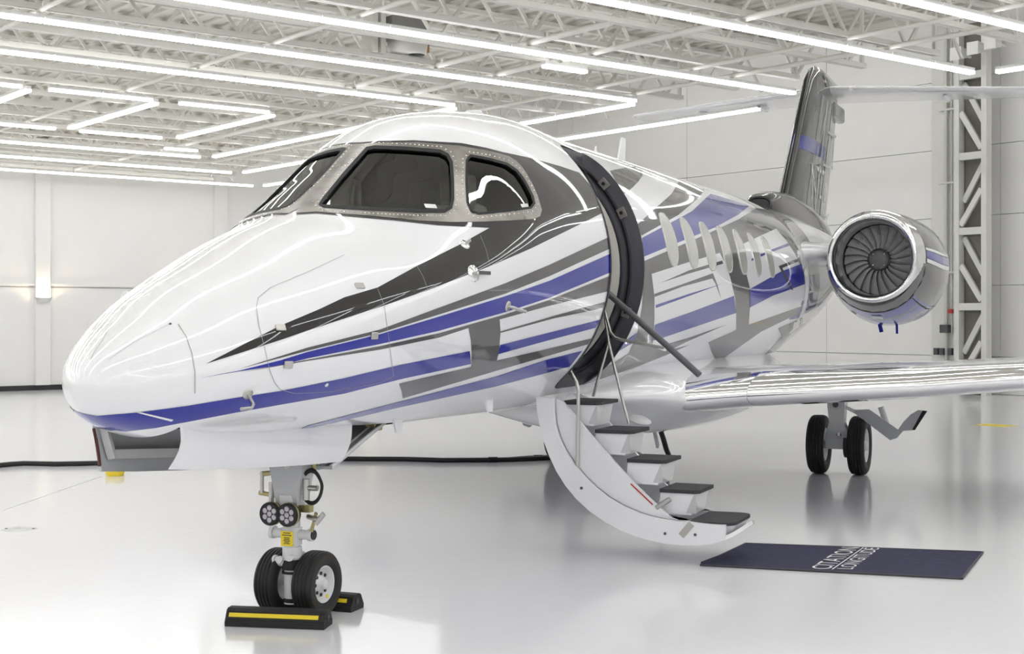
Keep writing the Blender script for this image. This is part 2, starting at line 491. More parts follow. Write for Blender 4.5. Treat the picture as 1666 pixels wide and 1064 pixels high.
for i in range(-2, 20):
    v = jv0 + 1.235 * i
    if v > V1 - 0.3: break
    q = hall(0, v)
    t = thing('roof_joist', 'cream steel bar joist with zigzag webs, %s from the uplighter wall' % ORD[19 - i - 1], 'roof joist', (q[0], q[1], JZ0), HROT, 'roof bar joists')
    ub = -4.0
    link('bottom_chord', JM[2], t, loc=((uend - 4) / 2, 0, 0))
    link('top_chord', JM[3], t, loc=((BAY_END - 4) / 2, 0, JZ1 - JZ0))
    off = 0.33 * (i % 3)
    u = ub + off
    k = 0
    while u + PANEL / 2 <= uend + 0.7:
        link('web_member', JM[k % 2], t, loc=(u, 0, 0)); u += PANEL / 2; k += 1
    link('end_post', JM[4], t, loc=(uend - 0.05, 0, (JZ1 - JZ0) / 2))
# bridging rods across the joists
for pi_, (u, v0, v1, r) in enumerate(((8.35, 2.2, 25.5, 0.042), (7.25, 5.0, 12.0, 0.04), (4.6, 2.0, 26, 0.03), (11.2, -1.0, 9.0, 0.035), (1.5, 5.0, 26, 0.03), (10.3, -1.0, 22.0, 0.03))):
    q = hall(u, (v0 + v1) / 2)
    t = thing('bridging_pipe', 'pale pipe crossing beneath the roof joists, %s from the end wall' % ORD[[2, 3, 4, 0, 5, 1][pi_]], 'pipe', (q[0], q[1], JZ0 - 0.045), HROT, 'pipes under the joists')
    MB().cyl((0, -(v1 - v0) / 2, 0), (0, (v1 - v0) / 2, 0), r, n=10).build('pipe_length', TRUSSM, t)
    for kk in range(3):
        MB().box((0, -(v1 - v0) / 2 + (kk + 0.5) * (v1 - v0) / 3, 0.04), (2.6 * r, 0.05, 0.06)).build('hanger', TRUSSM, t)

# ceiling unit with dark louvres
def cuv(px, py, z):
    p_ = onz(px, py, z); return float(p_[:2] @ AX), float(p_[:2] @ BX)
hu, hv = cuv(655, 92, 5.55)
q = hall(hu, hv)
t = thing('ceiling_heater', 'boxy ceiling heater with dark louvres and round drum among the joists', 'heater', (q[0], q[1], 5.58), HROT)
MB().bbox((0.0, 0.0, 0.34), (0.62, 0.42, 0.3), 0.01).build('housing', mat('heater grey', (0.25, 0.245, 0.23), 0.5, noise=0.1), t)
MB().lathe([(0, 0.001), (0, 0.27), (0.2, 0.30), (0.2, 0.001)], (0.05, -0.05, 0.0), (0, 0, 1), 28).build('drum', TRUSSM, t)
MB().lathe([(-0.004, 0.0005), (-0.004, 0.12), (0.0, 0.12)], (0.17, -0.1, 0.0), (0, 0, 1), 20).build('outlet', DARKIN, t)
MB().cyl((0.36, -0.1, 0.05), (0.36, -0.1, 0.3), 0.03, n=8).build('valve', mat('orange valve', (0.5, 0.22, 0.08), 0.5), t)
for dx in (-0.55, -0.42): MB().box((dx, 0, 0.25), (0.08, 0.3, 0.6)).build('duct_post', TRUSSM, t)

# ------------------------------------------------------------------ lamp rows
SEG = 0.96
def lamp_meshes(L):
    h = MB().box((0, 0, 0.045), (L - 0.012, 0.085, 0.05)).mesh('light_fixture', LAMPBOX)
    d = MB().box((0, 0, 0), (L - 0.03, 0.096, 0.04)).mesh('diffuser', LAMPM)
    return h, d
LM = {}
def lamp(u, v, along, L, label, group, z=LIGHT_Z):
    key = round(L, 2)
    if key not in LM: LM[key] = lamp_meshes(L)
    q = hall(u, v)
    o = link('light_fixture', LM[key][0], None, loc=(q[0], q[1], z), rot=(0, 0, HROT + (0 if along == 'u' else math.pi / 2)), label=label, category='ceiling light', group=group)
    link('diffuser', LM[key][1], o)
def run(along, fixed, a0, a1, where, group, vis0=None, z=LIGHT_Z):
    """row of fixtures; from vis0 on they are single fixtures, before that long ones (out of the picture)"""
    n = max(1, round((a1 - a0) / SEG)); L = (a1 - a0) / n
    out = []
    i = 0
    while i < n:
        c = a0 + L * (i + 0.5)
        if vis0 is not None and c < vis0 and i + 4 <= n:
            out.append((a0 + L * (i + 2), L * 4)); i += 4
        else:
            out.append((c, L)); i += 1
    ref = 'end wall' if along == 'u' else 'uplighter wall'
    for k, (c, l) in enumerate(reversed(out)):
        lab = '%s tube light from the %s %s' % (ORD[k], ref, where)
        lamp(c if along == 'u' else fixed, fixed if along == 'u' else c, along, l, lab, group, z)
def ringset(mir):
    fv = (lambda v: 10.4 - v) if mir else (lambda v: v)
    G = 'lamps of the rings without uplighters' if mir else 'lamps of the rings near the uplighter wall'
    gr = 'second lamp group' if mir else 'uplighter-side lamp group'
    specs = [('inner', 10.9, 20.3, 9.37, -9.0), ('middle', 8.70, 22.80, 11.40, -11.0), ('outer', 6.58, 25.48, 13.40, -13.0)]
    for nm, va_, vb_, ue, us in specs:
        near_end = 12.6 if (nm == 'outer' and not mir) else ue - 0.2
        run('u', fv(va_), us, near_end, '%s ring, %s, row by the aisle' % (nm, gr), G, (4.0 if nm != 'inner' else 99.0) if mir else 0.5)
        run('u', fv(vb_), us, ue - 0.2, '%s ring, %s, row by the wall' % (nm, gr), G, 99.0 if mir else 3.5)
        lo, hi = sorted((fv(va_ + 0.25), fv(vb_ - 0.25)))
        if nm == 'outer' and not mir: lo = 8.0
        run('v', ue, lo, hi, '%s ring, %s, end side' % (nm, gr), G, 99.0 if (mir and nm != 'outer') else (1.0 if mir else None))
        run('v', us, lo, hi, '%s ring, %s, back side' % (nm, gr), G, 99.0)
    for ri, v in enumerate((13.5, 17.8)):
        for bi, (a, b) in enumerate(((-7.0, 1.0), (1.2, 2.95), (3.35, 5.05), (5.5, 7.15))):
            run('u', fv(v), a, b, '%s ladder rail, %s bay, %s' % (ORD[ri], ORD[bi], gr), G, 99.0 if (mir or b < 1.2) else None)
    for ui, u in enumerate((-4.0, 1.0, 3.13, 5.22, 7.37)):
        lo, hi = sorted((fv(13.75), fv(17.55)))
        run('v', u, lo, hi, '%s ladder rung, %s' % (ORD[4 - ui], gr), G, 99.0 if (mir or u < 2) else None)
ringset(False); ringset(True)
lamp(8.42, 7.23, 'u', 0.8, 'short single tube light set between two long lamp rows', 'single lamps')
lamp(8.25, 19.3, 'u', 0.75, 'short single tube light beside the end of the ladder rail', 'single lamps')
for hi_, u in enumerate((16.0, 19.0, 22.5)):  # unseen lamp rows added above the low deck to brighten the end wall
    run('v', u, -15.0, 25.0, 'added unseen high bay, %s row' % ORD[hi_], 'added high bay fill lamps', 99.0, DECK_HIGH - 0.25)

# ------------------------------------------------------------------ aircraft: fuselage surface
JET = thing('business_jet', 'white business jet with blue and charcoal stripes and lowered airstair', 'airplane')
ZC, RF, Y0 = 2.242, 1.147, -1.905
_T = np.array([0, .06, .2, .45, .8, 1.2, 1.6, 1.9, 2.2, 2.5, 2.8, 3.2, 3.7, 4.4, 5.3, 6.3, 8.5, 10.6, 11.6, 12.4, 13.4, 14.9, 16.9, 18.9, 20.7, 21.5])
_W = np.array([0, .18, .345, .53, .70, .83, .925, .98, 1.02, 1.055, 1.08, 1.105, 1.125, 1.14, RF, RF, RF, RF, 1.125, 1.02, .95, .88, .70, .46, .2, .06])
_ZT = np.array([1.48, 1.612, 1.712, 1.853, 2.042, 2.220, 2.391, 2.508, 2.691, 2.896, 3.088, 3.261, 3.363, 3.428, 3.392, 3.389, 3.389, 3.389, 3.389, 3.388, 3.385, 3.37, 3.30, 3.15, 2.96, 2.88])
_KP = np.array([0.05, .05, .05, .05, .05, .11, .185, .30, .44, .46, .30, .04, 0, 0, 0, 0, 0, 0, 0, 0, 0, 0, 0, 0, 0, 0])
_ZB = np.array([1.48, 1.357, 1.272, 1.207, 1.182, 1.166, 1.154, 1.144, 1.130, 1.119, 1.110, 1.108, 1.103, 1.092, 1.095, 1.095, 1.095, 1.095, 1.13, 1.22, 1.36, 1.62, 2.05, 2.45, 2.72, 2.80])
_ZM = np.array([1.48, 1.49, 1.52, 1.58, 1.67, 1.78, 1.89, 1.97, 2.045, 2.11, 2.16, 2.20, 2.23, ZC, ZC, ZC, ZC, ZC, 2.25, 2.27, 2.33, 2.48, 2.68, 2.80, 2.84, 2.84])
def pchip(x, y, xi):
    hh = np.diff(x); dl = np.diff(y) / hh; m = np.zeros(len(x))
    for i in range(1, len(x) - 1):
        if dl[i - 1] * dl[i] > 0:
            w1 = 2 * hh[i] + hh[i - 1]; w2 = hh[i] + 2 * hh[i - 1]
            m[i] = (w1 + w2) / (w1 / dl[i - 1] + w2 / dl[i])
    m[0] = dl[0]; m[-1] = dl[-1]
    k = np.clip(np.searchsorted(x, xi) - 1, 0, len(x) - 2)
    s = (xi - x[k]) / hh[k]
    return (2 * s**3 - 3 * s**2 + 1) * y[k] + (s**3 - 2 * s**2 + s) * hh[k] * m[k] + (-2 * s**3 + 3 * s**2) * y[k + 1] + (s**3 - s**2) * hh[k] * m[k + 1]
# dense smoothed tables over s = sqrt(T)
_SD = np.linspace(0, math.sqrt(_T[-1]), 1600)
def _smooth(a, w):
    n = len(a); out = a.copy()
    ker = np.exp(-np.linspace(-2, 2, 2 * w + 1)**2); ker /= ker.sum()
    pad = np.r_[2 * a[0] - a[w:0:-1], a, 2 * a[-1] - a[-2:-w - 2:-1]]
    return np.convolve(pad, ker, 'valid')
_PW, _PT, _PB, _PM, _PK = [_smooth(pchip(np.sqrt(_T), q_, _SD), 14) for q_ in (_W, _ZT, _ZB, _ZM, _KP)]
_PW = np.maximum(_PW, 0.0)
def prof(y):
    s = np.sqrt(np.maximum(np.asarray(y, float) - Y0, 0))
    return np.interp(s, _SD, _PW), np.interp(s, _SD, _PT), np.interp(s, _SD, _PB), np.interp(s, _SD, _PM)
def kap(y):
    return np.interp(np.sqrt(np.maximum(np.asarray(y, float) - Y0, 0)), _SD, _PK)
def surf(y, ph, th=0.0):
    w, zt, zb, zm = prof(y)
    w = np.maximum(w - th, 0.001); zt = zt - th; zb = zb + th
    c, s = np.cos(ph), np.sin(ph)
    z = np.where(s > 0, zm + (zt - zm) * s, zm + (zm - zb) * s)
    return np.stack([w * c * np.where(s > 0, 1 - kap(y) * s * s, 1.0), np.broadcast_to(np.asarray(y, float), np.shape(z)) + 0 * z, z], -1)
def snormal(y, ph):
    e = 0.004
    a = surf(y + e, ph) - surf(y - e, ph); b = surf(y, ph + e) - surf(y, ph - e)
    n = np.cross(b, a); n = n / np.linalg.norm(n)
    p = surf(y, ph); w, zt, zb, zm = prof(y)
    if n @ (p - np.array([0, y, float(zm)])) < 0: n = -n
    return n

tt = np.r_[np.linspace(0.02, math.sqrt(1.5), 60)**2, np.arange(1.54, _T[-1], 0.06)]
YS = Y0 + tt
NPH = 168
PH = np.linspace(0, 2 * np.pi, NPH, endpoint=False)
def shell_mb(ys, thf=None):
    mb = MB(); rings = []
    for y in ys:
        th = 0.0 if thf is None else thf(y)
        rings.append([tuple(p_) for p_ in surf(float(y), PH, th)])
    mb.loft(rings, True, True)
    return mb
outer = shell_mb(YS)
BVH = BVHTree.FromPolygons([Vector(p_) for p_ in outer.v], outer.f)
CAMV = Vector(CAM)
def to_param(p):
    w, zt, zb, zm = prof(p[1])
    s = (p[2] - zm) / ((zt - zm) if p[2] > zm else (zm - zb)); s = max(-1.0, min(1.0, float(s))); c = p[0] / max(w * (1 - (float(kap(p[1])) * s * s if s > 0 else 0)), 1e-4)
    return float(p[1]), math.atan2(float(s), float(c))
def hit(px, py):
    """photo pixel -> (point, normal) on the smooth fuselage surface"""
    d = Vector(ray(px, py)).normalized()
    loc, nn, idx, dist = BVH.ray_cast(CAMV, d)
    if loc is None: return None
    y, ph = to_param(loc)
    return surf(y, ph), snormal(y, ph)

def th_inner(y):
    return float(np.interp(y, [-1.9, 1.9, 2.35, 3.65, 4.1, 30], [.045, .045, .22, .22, .06, .06]))
inner = shell_mb(np.arange(-1.35, 10.5, 0.12), th_inner)
nO = len(outer.v)
fm = bpy.data.meshes.new('fuselage')
fm.from_pydata(outer.v + inner.v, [], outer.f + [tuple(reversed([i + nO for i in q_])) for q_ in inner.f])
fm.materials.append(WHITE); fm.materials.append(SEAL); fm.materials.append(BEIGE)
mi = np.zeros(len(fm.polygons), dtype=np.int32); mi[len(outer.f):] = 2
fm.polygons.foreach_set('material_index', mi)
fm.polygons.foreach_set('use_smooth', [True] * len(fm.polygons))
fm.update()
FUS = link('fuselage', fm, JET)

# --- pixel outlines (photo pixels) of the cockpit panes
P_WIND = [(522, 333), (560, 286), (598, 243.5), (610, 241.5), (660, 243.5), (715, 248), (727, 254), (732.5, 265), (734.5, 295), (735, 325), (732, 338), (722, 343.5), (680, 343), (615, 340), (560, 337), (527, 335)]
P_SIDE = [(759.5, 262), (766, 254.5), (795, 260), (824, 268), (840, 279), (850, 292), (858, 306), (865, 320), (867.5, 331), (862, 338), (820, 343.5), (778, 348), (767, 344), (761, 330), (759, 300)]
def grow(poly, d):
    c = np.mean(poly, 0); out = []
    n = len(poly)
    area = sum(poly[i][0] * poly[(i + 1) % n][1] - poly[(i + 1) % n][0] * poly[i][1] for i in range(n))
    sg = 1 if area > 0 else -1
    for i in range(n):
        p0, p1, p2 = (np.array(poly[(i + k) % n], float) for k in (-1, 0, 1))
        a = p1 - p0; b = p2 - p1; a /= np.linalg.norm(a); b /= np.linalg.norm(b)
        nn = np.array([a[1] + b[1], -(a[0] + b[0])]) * sg; nn /= np.linalg.norm(nn)
        out.append(tuple(p1 + nn * d))
    return out
def cutter_from_px(poly, depth_in=0.16, depth_out=0.12):
    hs = [hit(*p_) for p_ in poly]
    nm = np.mean([h_[1] for h_ in hs], 0); nm /= np.linalg.norm(nm)
    a = [h_[0] + nm * depth_out for h_ in hs]
    mb = MB(); mb.prism([tuple(p_) for p_ in a], tuple(-nm * (depth_in + depth_out)))
    return mb
def mirror_mb(mb):
    o = MB(); o.v = [(-x, y, z) for x, y, z in mb.v]; o.f = [tuple(reversed(q_)) for q_ in mb.f]; o.sm = list(mb.sm)
    return o
cut = []
for poly in (P_WIND, P_SIDE):
    c_ = cutter_from_px(poly); cut += [c_, mirror_mb(c_)]
# entry door opening: rounded outline in (y, angle) swept through the shell
DY0, DY1 = 2.55, 3.33
def ang_at(z):  # angle of the tube at height z
    return math.asin(max(-1, min(1, (z - ZC) / RF)))
DA0, DA1 = ang_at(1.30), ang_at(3.17)
def door_outline(g=0.0, n=7, ra=0.16):
    """closed list of (y, angle), grown by g metres"""
    a0 = DA0 - g / RF; a1 = DA1 + g / RF; y0 = DY0 - g; y1 = DY1 + g; r = ra + g; rA = r / RF
    pts = []
    for cy, ca, s0 in ((y1 - r, a1 - rA, 0), (y0 + r, a1 - rA, 1), (y0 + r, a0 + rA, 2), (y1 - r, a0 + rA, 3)):
        for k in range(n + 1):
            t = math.pi / 2 * (s0 + k / n)
            pts.append((cy + r * math.cos(t), ca + rA * math.sin(t)))
    # refine straight runs so the outline follows the curve of the tube
    out = []
    for i in range(len(pts)):
        a, b = pts[i], pts[(i + 1) % len(pts)]
        m = max(1, int(abs(b[1] - a[1]) / 0.07))
        for k in range(m): out.append((a[0] + (b[0] - a[0]) * k / m, a[1] + (b[1] - a[1]) * k / m))
    return out
dol = door_outline()
def dpt(y, a, r): return (r * math.cos(a), y, ZC + r * math.sin(a))
dc = MB()
n = len(dol)
ringo = [dpt(y, a, RF + 0.25) for y, a in dol]; ringi = [dpt(y, a, RF - 0.42) for y, a in dol]
# capped with fans to the mid line so the cutter is a closed solid
def door_cap(rr):
    return dpt((DY0 + DY1) / 2, (DA0 + DA1) / 2, rr)
dc.add(ringo + ringi, [(i, (i + 1) % n, n + (i + 1) % n, n + i) for i in range(n)])
def capgrid(rr, flip):
    # strips across y at each pair of matching angles
    ys = sorted(set(round(a, 6) for _, a in dol))
    return ys
vo = len(dc.v)
top = [i for i in range(n)]
# sort outline into left/right chains by angle for a strip cap
right = sorted([i for i in range(n) if dol[i][0] > (DY0 + DY1) / 2], key=lambda i: dol[i][1])
left = sorted([i for i in range(n) if dol[i][0] <= (DY0 + DY1) / 2], key=lambda i: dol[i][1])
for off, flip in ((0, False), (n, True)):
    m = min(len(right), len(left)) - 1
    i = j = 0
    while i < len(right) - 1 or j < len(left) - 1:
        if j >= len(left) - 1 or (i < len(right) - 1 and dol[right[i + 1]][1] <= dol[left[j + 1]][1]):
            f_ = (right[i] + off, right[i + 1] + off, left[j] + off); i += 1
        else:
            f_ = (right[i] + off, left[j + 1] + off, left[j] + off); j += 1
        dc.f.append(f_ if not flip else f_[::-1]); dc.sm.append(False)
cut.append(dc)
# nose gear bay opening
bay = MB().box((0, -0.33, 1.2), (0.54, 2.42, 0.7)); cut.append(bay)
for i, c_ in enumerate(cut):
    co = c_.build('cutter', SEAL)
    md = FUS.modifiers.new('cut', 'BOOLEAN'); md.object = co; md.operation = 'DIFFERENCE'; md.solver = 'EXACT'
    md.material_mode = 'TRANSFER'
    dg = bpy.context.evaluated_depsgraph_get()
    nm_ = bpy.data.meshes.new_from_object(FUS.evaluated_get(dg))
    FUS.modifiers.clear(); old = FUS.data; FUS.data = nm_; bpy.data.meshes.remove(old)
    bpy.data.objects.remove(co)
FUS.data.name = 'fuselage'
FUS.data.set_sharp_from_angle(angle=math.radians(32))

# ------------------------------------------------------------------ paint and panels laid on the surface
def clip_cell(poly, x0, x1, y0, y1):
    def clip(pts, inside, inter):
        out = []
        for i in range(len(pts)):
            a, b = pts[i - 1], pts[i]
            ia, ib = inside(a), inside(b)
            if ib:
                if not ia: out.append(inter(a, b))
                out.append(b)
            elif ia: out.append(inter(a, b))
        return out
    def ix(x): return lambda a, b: (x, a[1] + (b[1] - a[1]) * (x - a[0]) / (b[0] - a[0]))
    def iy(y): return lambda a, b: (a[0] + (b[0] - a[0]) * (y - a[1]) / (b[1] - a[1]), y)
    for ins, it in ((lambda p_: p_[0] >= x0, ix(x0)), (lambda p_: p_[0] <= x1, ix(x1)), (lambda p_: p_[1] >= y0, iy(y0)), (lambda p_: p_[1] <= y1, iy(y1))):
        poly = clip(poly, ins, it)
        if len(poly) < 3: return []
    return poly
HITC = {}
def hitc(p):
    k = (round(p[0], 2), round(p[1], 2))
    if k not in HITC: HITC[k] = hit(*k)
    return HITC[k]
def pt_in(pt, pl):
    c = False
    for i in range(len(pl)):
        (x1, y1), (x2, y2) = pl[i], pl[i - 1]
        if (y1 > pt[1]) != (y2 > pt[1]) and pt[0] < (x2 - x1) * (pt[1] - y1) / (y2 - y1) + x1: c = not c
    return c
def decal(name, poly, m, off=0.002, parent=None, cell=6.0, mirror=True, holes=(), **props):
    """outline in photo pixels laid on the fuselage surface as a thin skin (and on the other side)"""
    vid = {}; V = []; N = []; Fc = []
    tris = tessellate_polygon([[Vector((p_[0], p_[1], 0)) for p_ in poly]])
    for tr in tris:
        tp = [tuple(poly[i]) for i in tr]
        xs = [p_[0] for p_ in tp]; ys = [p_[1] for p_ in tp]
        x = math.floor(min(xs) / cell) * cell
        while x < max(xs):
            y = math.floor(min(ys) / cell) * cell
            while y < max(ys):
                q_ = clip_cell(tp, x, x + cell, y, y + cell)
                if len(q_) >= 3 and not any(pt_in((x + cell / 2, y + cell / 2), hl) for hl in holes):
                    ids = []
                    for p_ in q_:
                        k = (round(p_[0], 2), round(p_[1], 2))
                        h_ = hitc(k)
                        if h_ is None: ids = None; break
                        if k not in vid:
                            vid[k] = len(V); V.append(tuple(h_[0] + h_[1] * off)); N.append(tuple(h_[1]))
                        ids.append(vid[k])
                    if ids:
                        ids = list(dict.fromkeys(ids))
                        if len(ids) >= 3:
                            P = [np.array(V[i]) for i in ids]
                            if max(np.linalg.norm(P[i] - P[i - 1]) for i in range(len(P))) < 0.6: Fc.append(tuple(ids))
                y += cell
            x += cell
    res = []
    for s in ((1, -1) if mirror else (1,)):
        me = bpy.data.meshes.new(name)
        nn = [(s * a, b, c) for a, b, c in N]
        me.from_pydata([(s * a, b, c) for a, b, c in V], [], Fc)
        bm = bmesh.new(); bm.from_mesh(me); bm.normal_update()
        for f_ in bm.faces:
            if f_.normal.dot(Vector(nn[f_.verts[0].index])) < 0: f_.normal_flip()
        bm.to_mesh(me); bm.free()
        me.polygons.foreach_set('use_smooth', [True] * len(me.polygons))
        me.materials.append(m)
        me.update()
        me.normals_split_custom_set_from_vertices(nn)
        res.append(link(name, me, parent or FUS, **props))
    return res
def seam(name, pts, m=SEAM, w=0.004, off=0.0022, parent=None, mirror=True, closed=False):
    P = []
    pts = list(pts) + ([pts[0]] if closed else [])
    for i in range(len(pts) - 1):
        a, b = pts[i], pts[i + 1]
        k = max(1, int(math.hypot(b[0] - a[0], b[1] - a[1]) / 5))
        for j in range(k): P.append((a[0] + (b[0] - a[0]) * j / k, a[1] + (b[1] - a[1]) * j / k))
    P.append(pts[-1])
    hs = [h_ for h_ in (hit(*p_) for p_ in P) if h_ is not None]
    V = []; Fc = []
    for i, (p_, n_) in enumerate(hs):
        a = hs[max(0, i - 1)][0]; b = hs[min(len(hs) - 1, i + 1)][0]
        t_ = b - a; t_ = t_ / (np.linalg.norm(t_) + 1e-9); s_ = np.cross(n_, t_)
        V += [tuple(p_ + n_ * off + s_ * w / 2), tuple(p_ + n_ * off - s_ * w / 2)]
        if i: Fc.append((2 * i - 2, 2 * i - 1, 2 * i + 1, 2 * i))
    res = []
    for sg in ((1, -1) if mirror else (1,)):
        mb = MB(); mb.add([(sg * a, b, c) for a, b, c in V], Fc, True)
        res.append(mb.build(name, m, parent or FUS, fixn=False))
    return res

L1 = 'livery_stripe'
# charcoal sweep around the cockpit glazing
decal(L1, [(335, 592), (395, 561), (456, 530), (520, 503), (560, 484), (614, 468), (678, 433), (746, 399), (796, 371), (714, 367), (640, 359), (560, 352), (514, 347.5), (480, 349.5), (502, 317), (524, 290), (546, 262), (567, 233.5), (610, 230), (672, 228.5), (750, 233), (790, 240.5), (817, 247.5), (864, 257.5), (911, 270.5), (942, 281), (958, 299), (977, 334), (981, 346), (925, 374), (864, 404), (796, 433.5), (696, 472), (625, 497), (500, 538), (460, 552), (395, 573)], CHAR, 0.002, cell=4.0, holes=(grow(P_WIND, .5), grow(P_SIDE, .5)), label='charcoal sweep behind the cockpit windows')
G2 = [(391, 599.5), (500, 565.5), (618, 536), (714, 500.5), (821, 461), (893, 431), (989.5, 386), (992, 404.5), (893, 449.5), (821, 478), (714, 511.5), (618, 541.5), (500, 570.5)]
decal(L1, G2, GREY, label='grey tapering stripe')
decal(L1, [(324, 615), (391, 602.5), (456, 586), (500, 572.5), (618, 543.5), (714, 515), (821, 482), (893, 457), (992, 413), (992, 443.5), (893, 484.5), (821, 508), (714, 538), (618, 559.6), (500, 583), (456, 594), (383, 605)], BLUE, label='blue tapering stripe')
decal(L1, [(714, 542), (821, 511.5), (893, 488), (991, 449), (988, 474), (893, 497.5), (812.5, 519.6), (814, 540), (811.5, 572), (808, 586.5), (843, 578.5), (962, 550.5), (956, 560), (880, 582), (804, 604), (655, 648), (653, 636), (649, 624), (700, 612), (766, 597), (767, 575), (766, 554), (762, 533.5), (714, 549), (618, 568.6), (500, 587), (391, 606), (500, 585), (618, 563)], GREY, label='grey stepped block with long point')
decal(L1, [(127, 676), (150, 677), (222, 671), (305, 660), (383, 647), (456, 636), (560, 615), (650, 593.6), (764, 571), (766, 592), (650, 617), (560, 640), (456, 658), (383, 671), (305, 686), (288, 689), (253, 696), (205, 701.5), (170, 698), (146, 688)], BLUE, label='broad blue band along the chin')
decal(L1, [(222, 670.5), (227, 669.5), (282, 682), (279, 685)], WHITE, 0.004, label='thin white slash')
decal(L1, [(814, 561), (976, 520), (969, 533), (890, 554), (808.5, 576.5)], BLUE, label='blue bar')
decal(L1, [(814, 539), (900, 514), (984, 491), (981, 501), (900, 518), (814, 541.5)], GREY, label='thin grey bar')
decal(L1, [(488, 698), (500, 692.5), (643, 655), (804, 613), (886, 586), (947, 570.5), (927, 596), (884, 608), (804, 629), (643, 664), (500, 698)], BLUE, label='blue lower stripe')
# aft of the door
decal(L1, [(992, 278), (1012, 274), (1031, 270.5), (1046, 276.5), (1045, 286), (1038, 296), (1028, 306), (1014.5, 316)], CHAR, label='charcoal patch on the roof')
decal(L1, [(1105, 293.5), (1146, 309), (1136, 322), (1125, 332), (1103, 350), (1043.5, 383.5), (1037, 365), (1069, 336.5), (1092, 316), (1100, 303)], CHAR, label='charcoal patch over the windows')
decal(L1, [(1155.5, 315.5), (1190, 325), (1219, 335), (1201, 349.5), (1163, 370), (1046.5, 418), (1044.7, 387), (1126, 343.5)], BLUE, label='blue sweep over the windows')
# grey field of the rear cabin with white and blue blocks on top
decal(L1, [(1047, 425), (1140, 385), (1201, 357), (1230, 339), (1250, 343), (1276, 360), (1297, 388), (1307, 415), (1309.5, 450), (1309.5, 505), (1238, 539.5), (1167, 590), (1158, 573), (1152, 557), (1197, 537), (1150, 548), (1085, 577), (1035, 597), (985, 614), (946, 627), (985, 598), (1023, 575), (1036, 545), (1044, 500), (1047, 460)], GREY, 0.002, label='grey field of the rear cabin')
decal(L1, [(1059.5, 445.5), (1115, 428), (1170.5, 411.5), (1180, 430), (1187, 450), (1195, 483), (1197, 510), (1197, 536), (1150, 553), (1081, 571), (1061, 563), (1064, 520), (1064, 483)], WHITE, 0.0035, label='white window-line block')
decal(L1, [(1065, 528), (1130, 505), (1193.5, 481), (1197, 509), (1140, 528), (1078, 549), (1061, 554)], BLUE, 0.005, label='blue bar')
decal(L1, [(1073, 460.5), (1120, 440), (1174, 424), (1176, 429), (1120, 445)], GREY, 0.005, label='thin grey bar')
decal(L1, [(1064, 478), (1110, 462), (1159, 444.5), (1166, 462), (1173, 487), (1163, 461), (1158, 453), (1110, 466), (1064, 483)], GREY, 0.005, label='thin grey hook')
decal(L1, [(1066, 496), (1120, 478), (1176, 461), (1120, 481.5), (1066, 501)], BLUE, 0.005, label='thin blue bar')
decal(L1, [(1082, 560), (1120, 549), (1183, 527), (1120, 554), (1084, 572)], GREY, 0.005, label='grey sliver')
decal(L1, [(1197, 402), (1262.5, 372), (1280, 393), (1292, 412), (1300, 428), (1309, 460), (1309, 496), (1217.5, 528), (1219.5, 500), (1219.5, 468), (1211, 435)], WHITE, 0.0035, label='white block by the rear windows')
decal(L1, [(1219.5, 470), (1270, 441.7), (1304, 429), (1309.5, 462), (1257, 481), (1219.5, 500)], BLUE, 0.005, label='blue block by the rear windows')
decal(L1, [(1222, 421), (1250, 408), (1281, 396), (1284, 400), (1250, 412), (1222, 425)], BLUE, 0.005, label='thin blue bar')
decal(L1, [(1266, 433), (1297, 421), (1299, 425), (1272, 436), (1290, 472), (1286, 470)], CHAR, 0.006, label='charcoal corner mark')
decal(L1, [(1266, 534), (1306, 517), (1308, 557), (1283, 577)], GREY, 0.003, label='grey tail patch')
decal(L1, [(1013, 558), (1036, 541), (1032, 556), (1003, 573)], BLUE, 0.0035, label='small blue patch behind the door')

def skin_band(y0, y1, p0, p1, m, off, label):
    for sg in (1, -1):
        rr = []
        for y in np.linspace(y0, y1, 40):
            row = []
            for ph in np.linspace(math.radians(p0), math.radians(p1), 40):
                q_ = surf(float(y), float(ph)) + snormal(float(y), float(ph)) * off; row.append((sg * q_[0], q_[1], q_[2]))
            rr.append(row)
        MB().loft(rr, False, False).build(L1, m, FUS, fixn=False, label=label)
skin_band(9.05, 11.6, 22, 78, GREY, 0.0014, 'grey tail shoulder')
skin_band(9.15, 11.6, -22, 6, BLUE, 0.0014, 'blue tail band')
skin_band(9.15, 11.6, -48, -34, GREY, 0.0014, 'grey lower tail band')
# seams and small skin fittings
seam('panel_seam', [(290, 528), (303, 548), (312, 575), (317, 605), (317, 640)])
seam('panel_seam', [(420, 485), (417, 500), (421, 530), (430, 565), (438, 600), (446, 622), (456, 634), (480, 640), (540, 637), (620, 622), (640, 612), (625, 497), (614, 470)], w=0.003)
seam('panel_seam', [(420, 485), (440, 468), (500, 443), (560, 415)], w=0.003)
seam('panel_seam', [(177, 585), (220, 556), (277, 527)], w=0.0025)
seam('panel_seam', [(678, 433), (688, 450), (696, 472)], w=0.003)
seam('panel_seam', [(781, 383), (790, 405), (797, 432)], w=0.003)
seam('panel_seam', [(900, 236), (940, 262), (965, 300), (980, 340)], w=0.003)

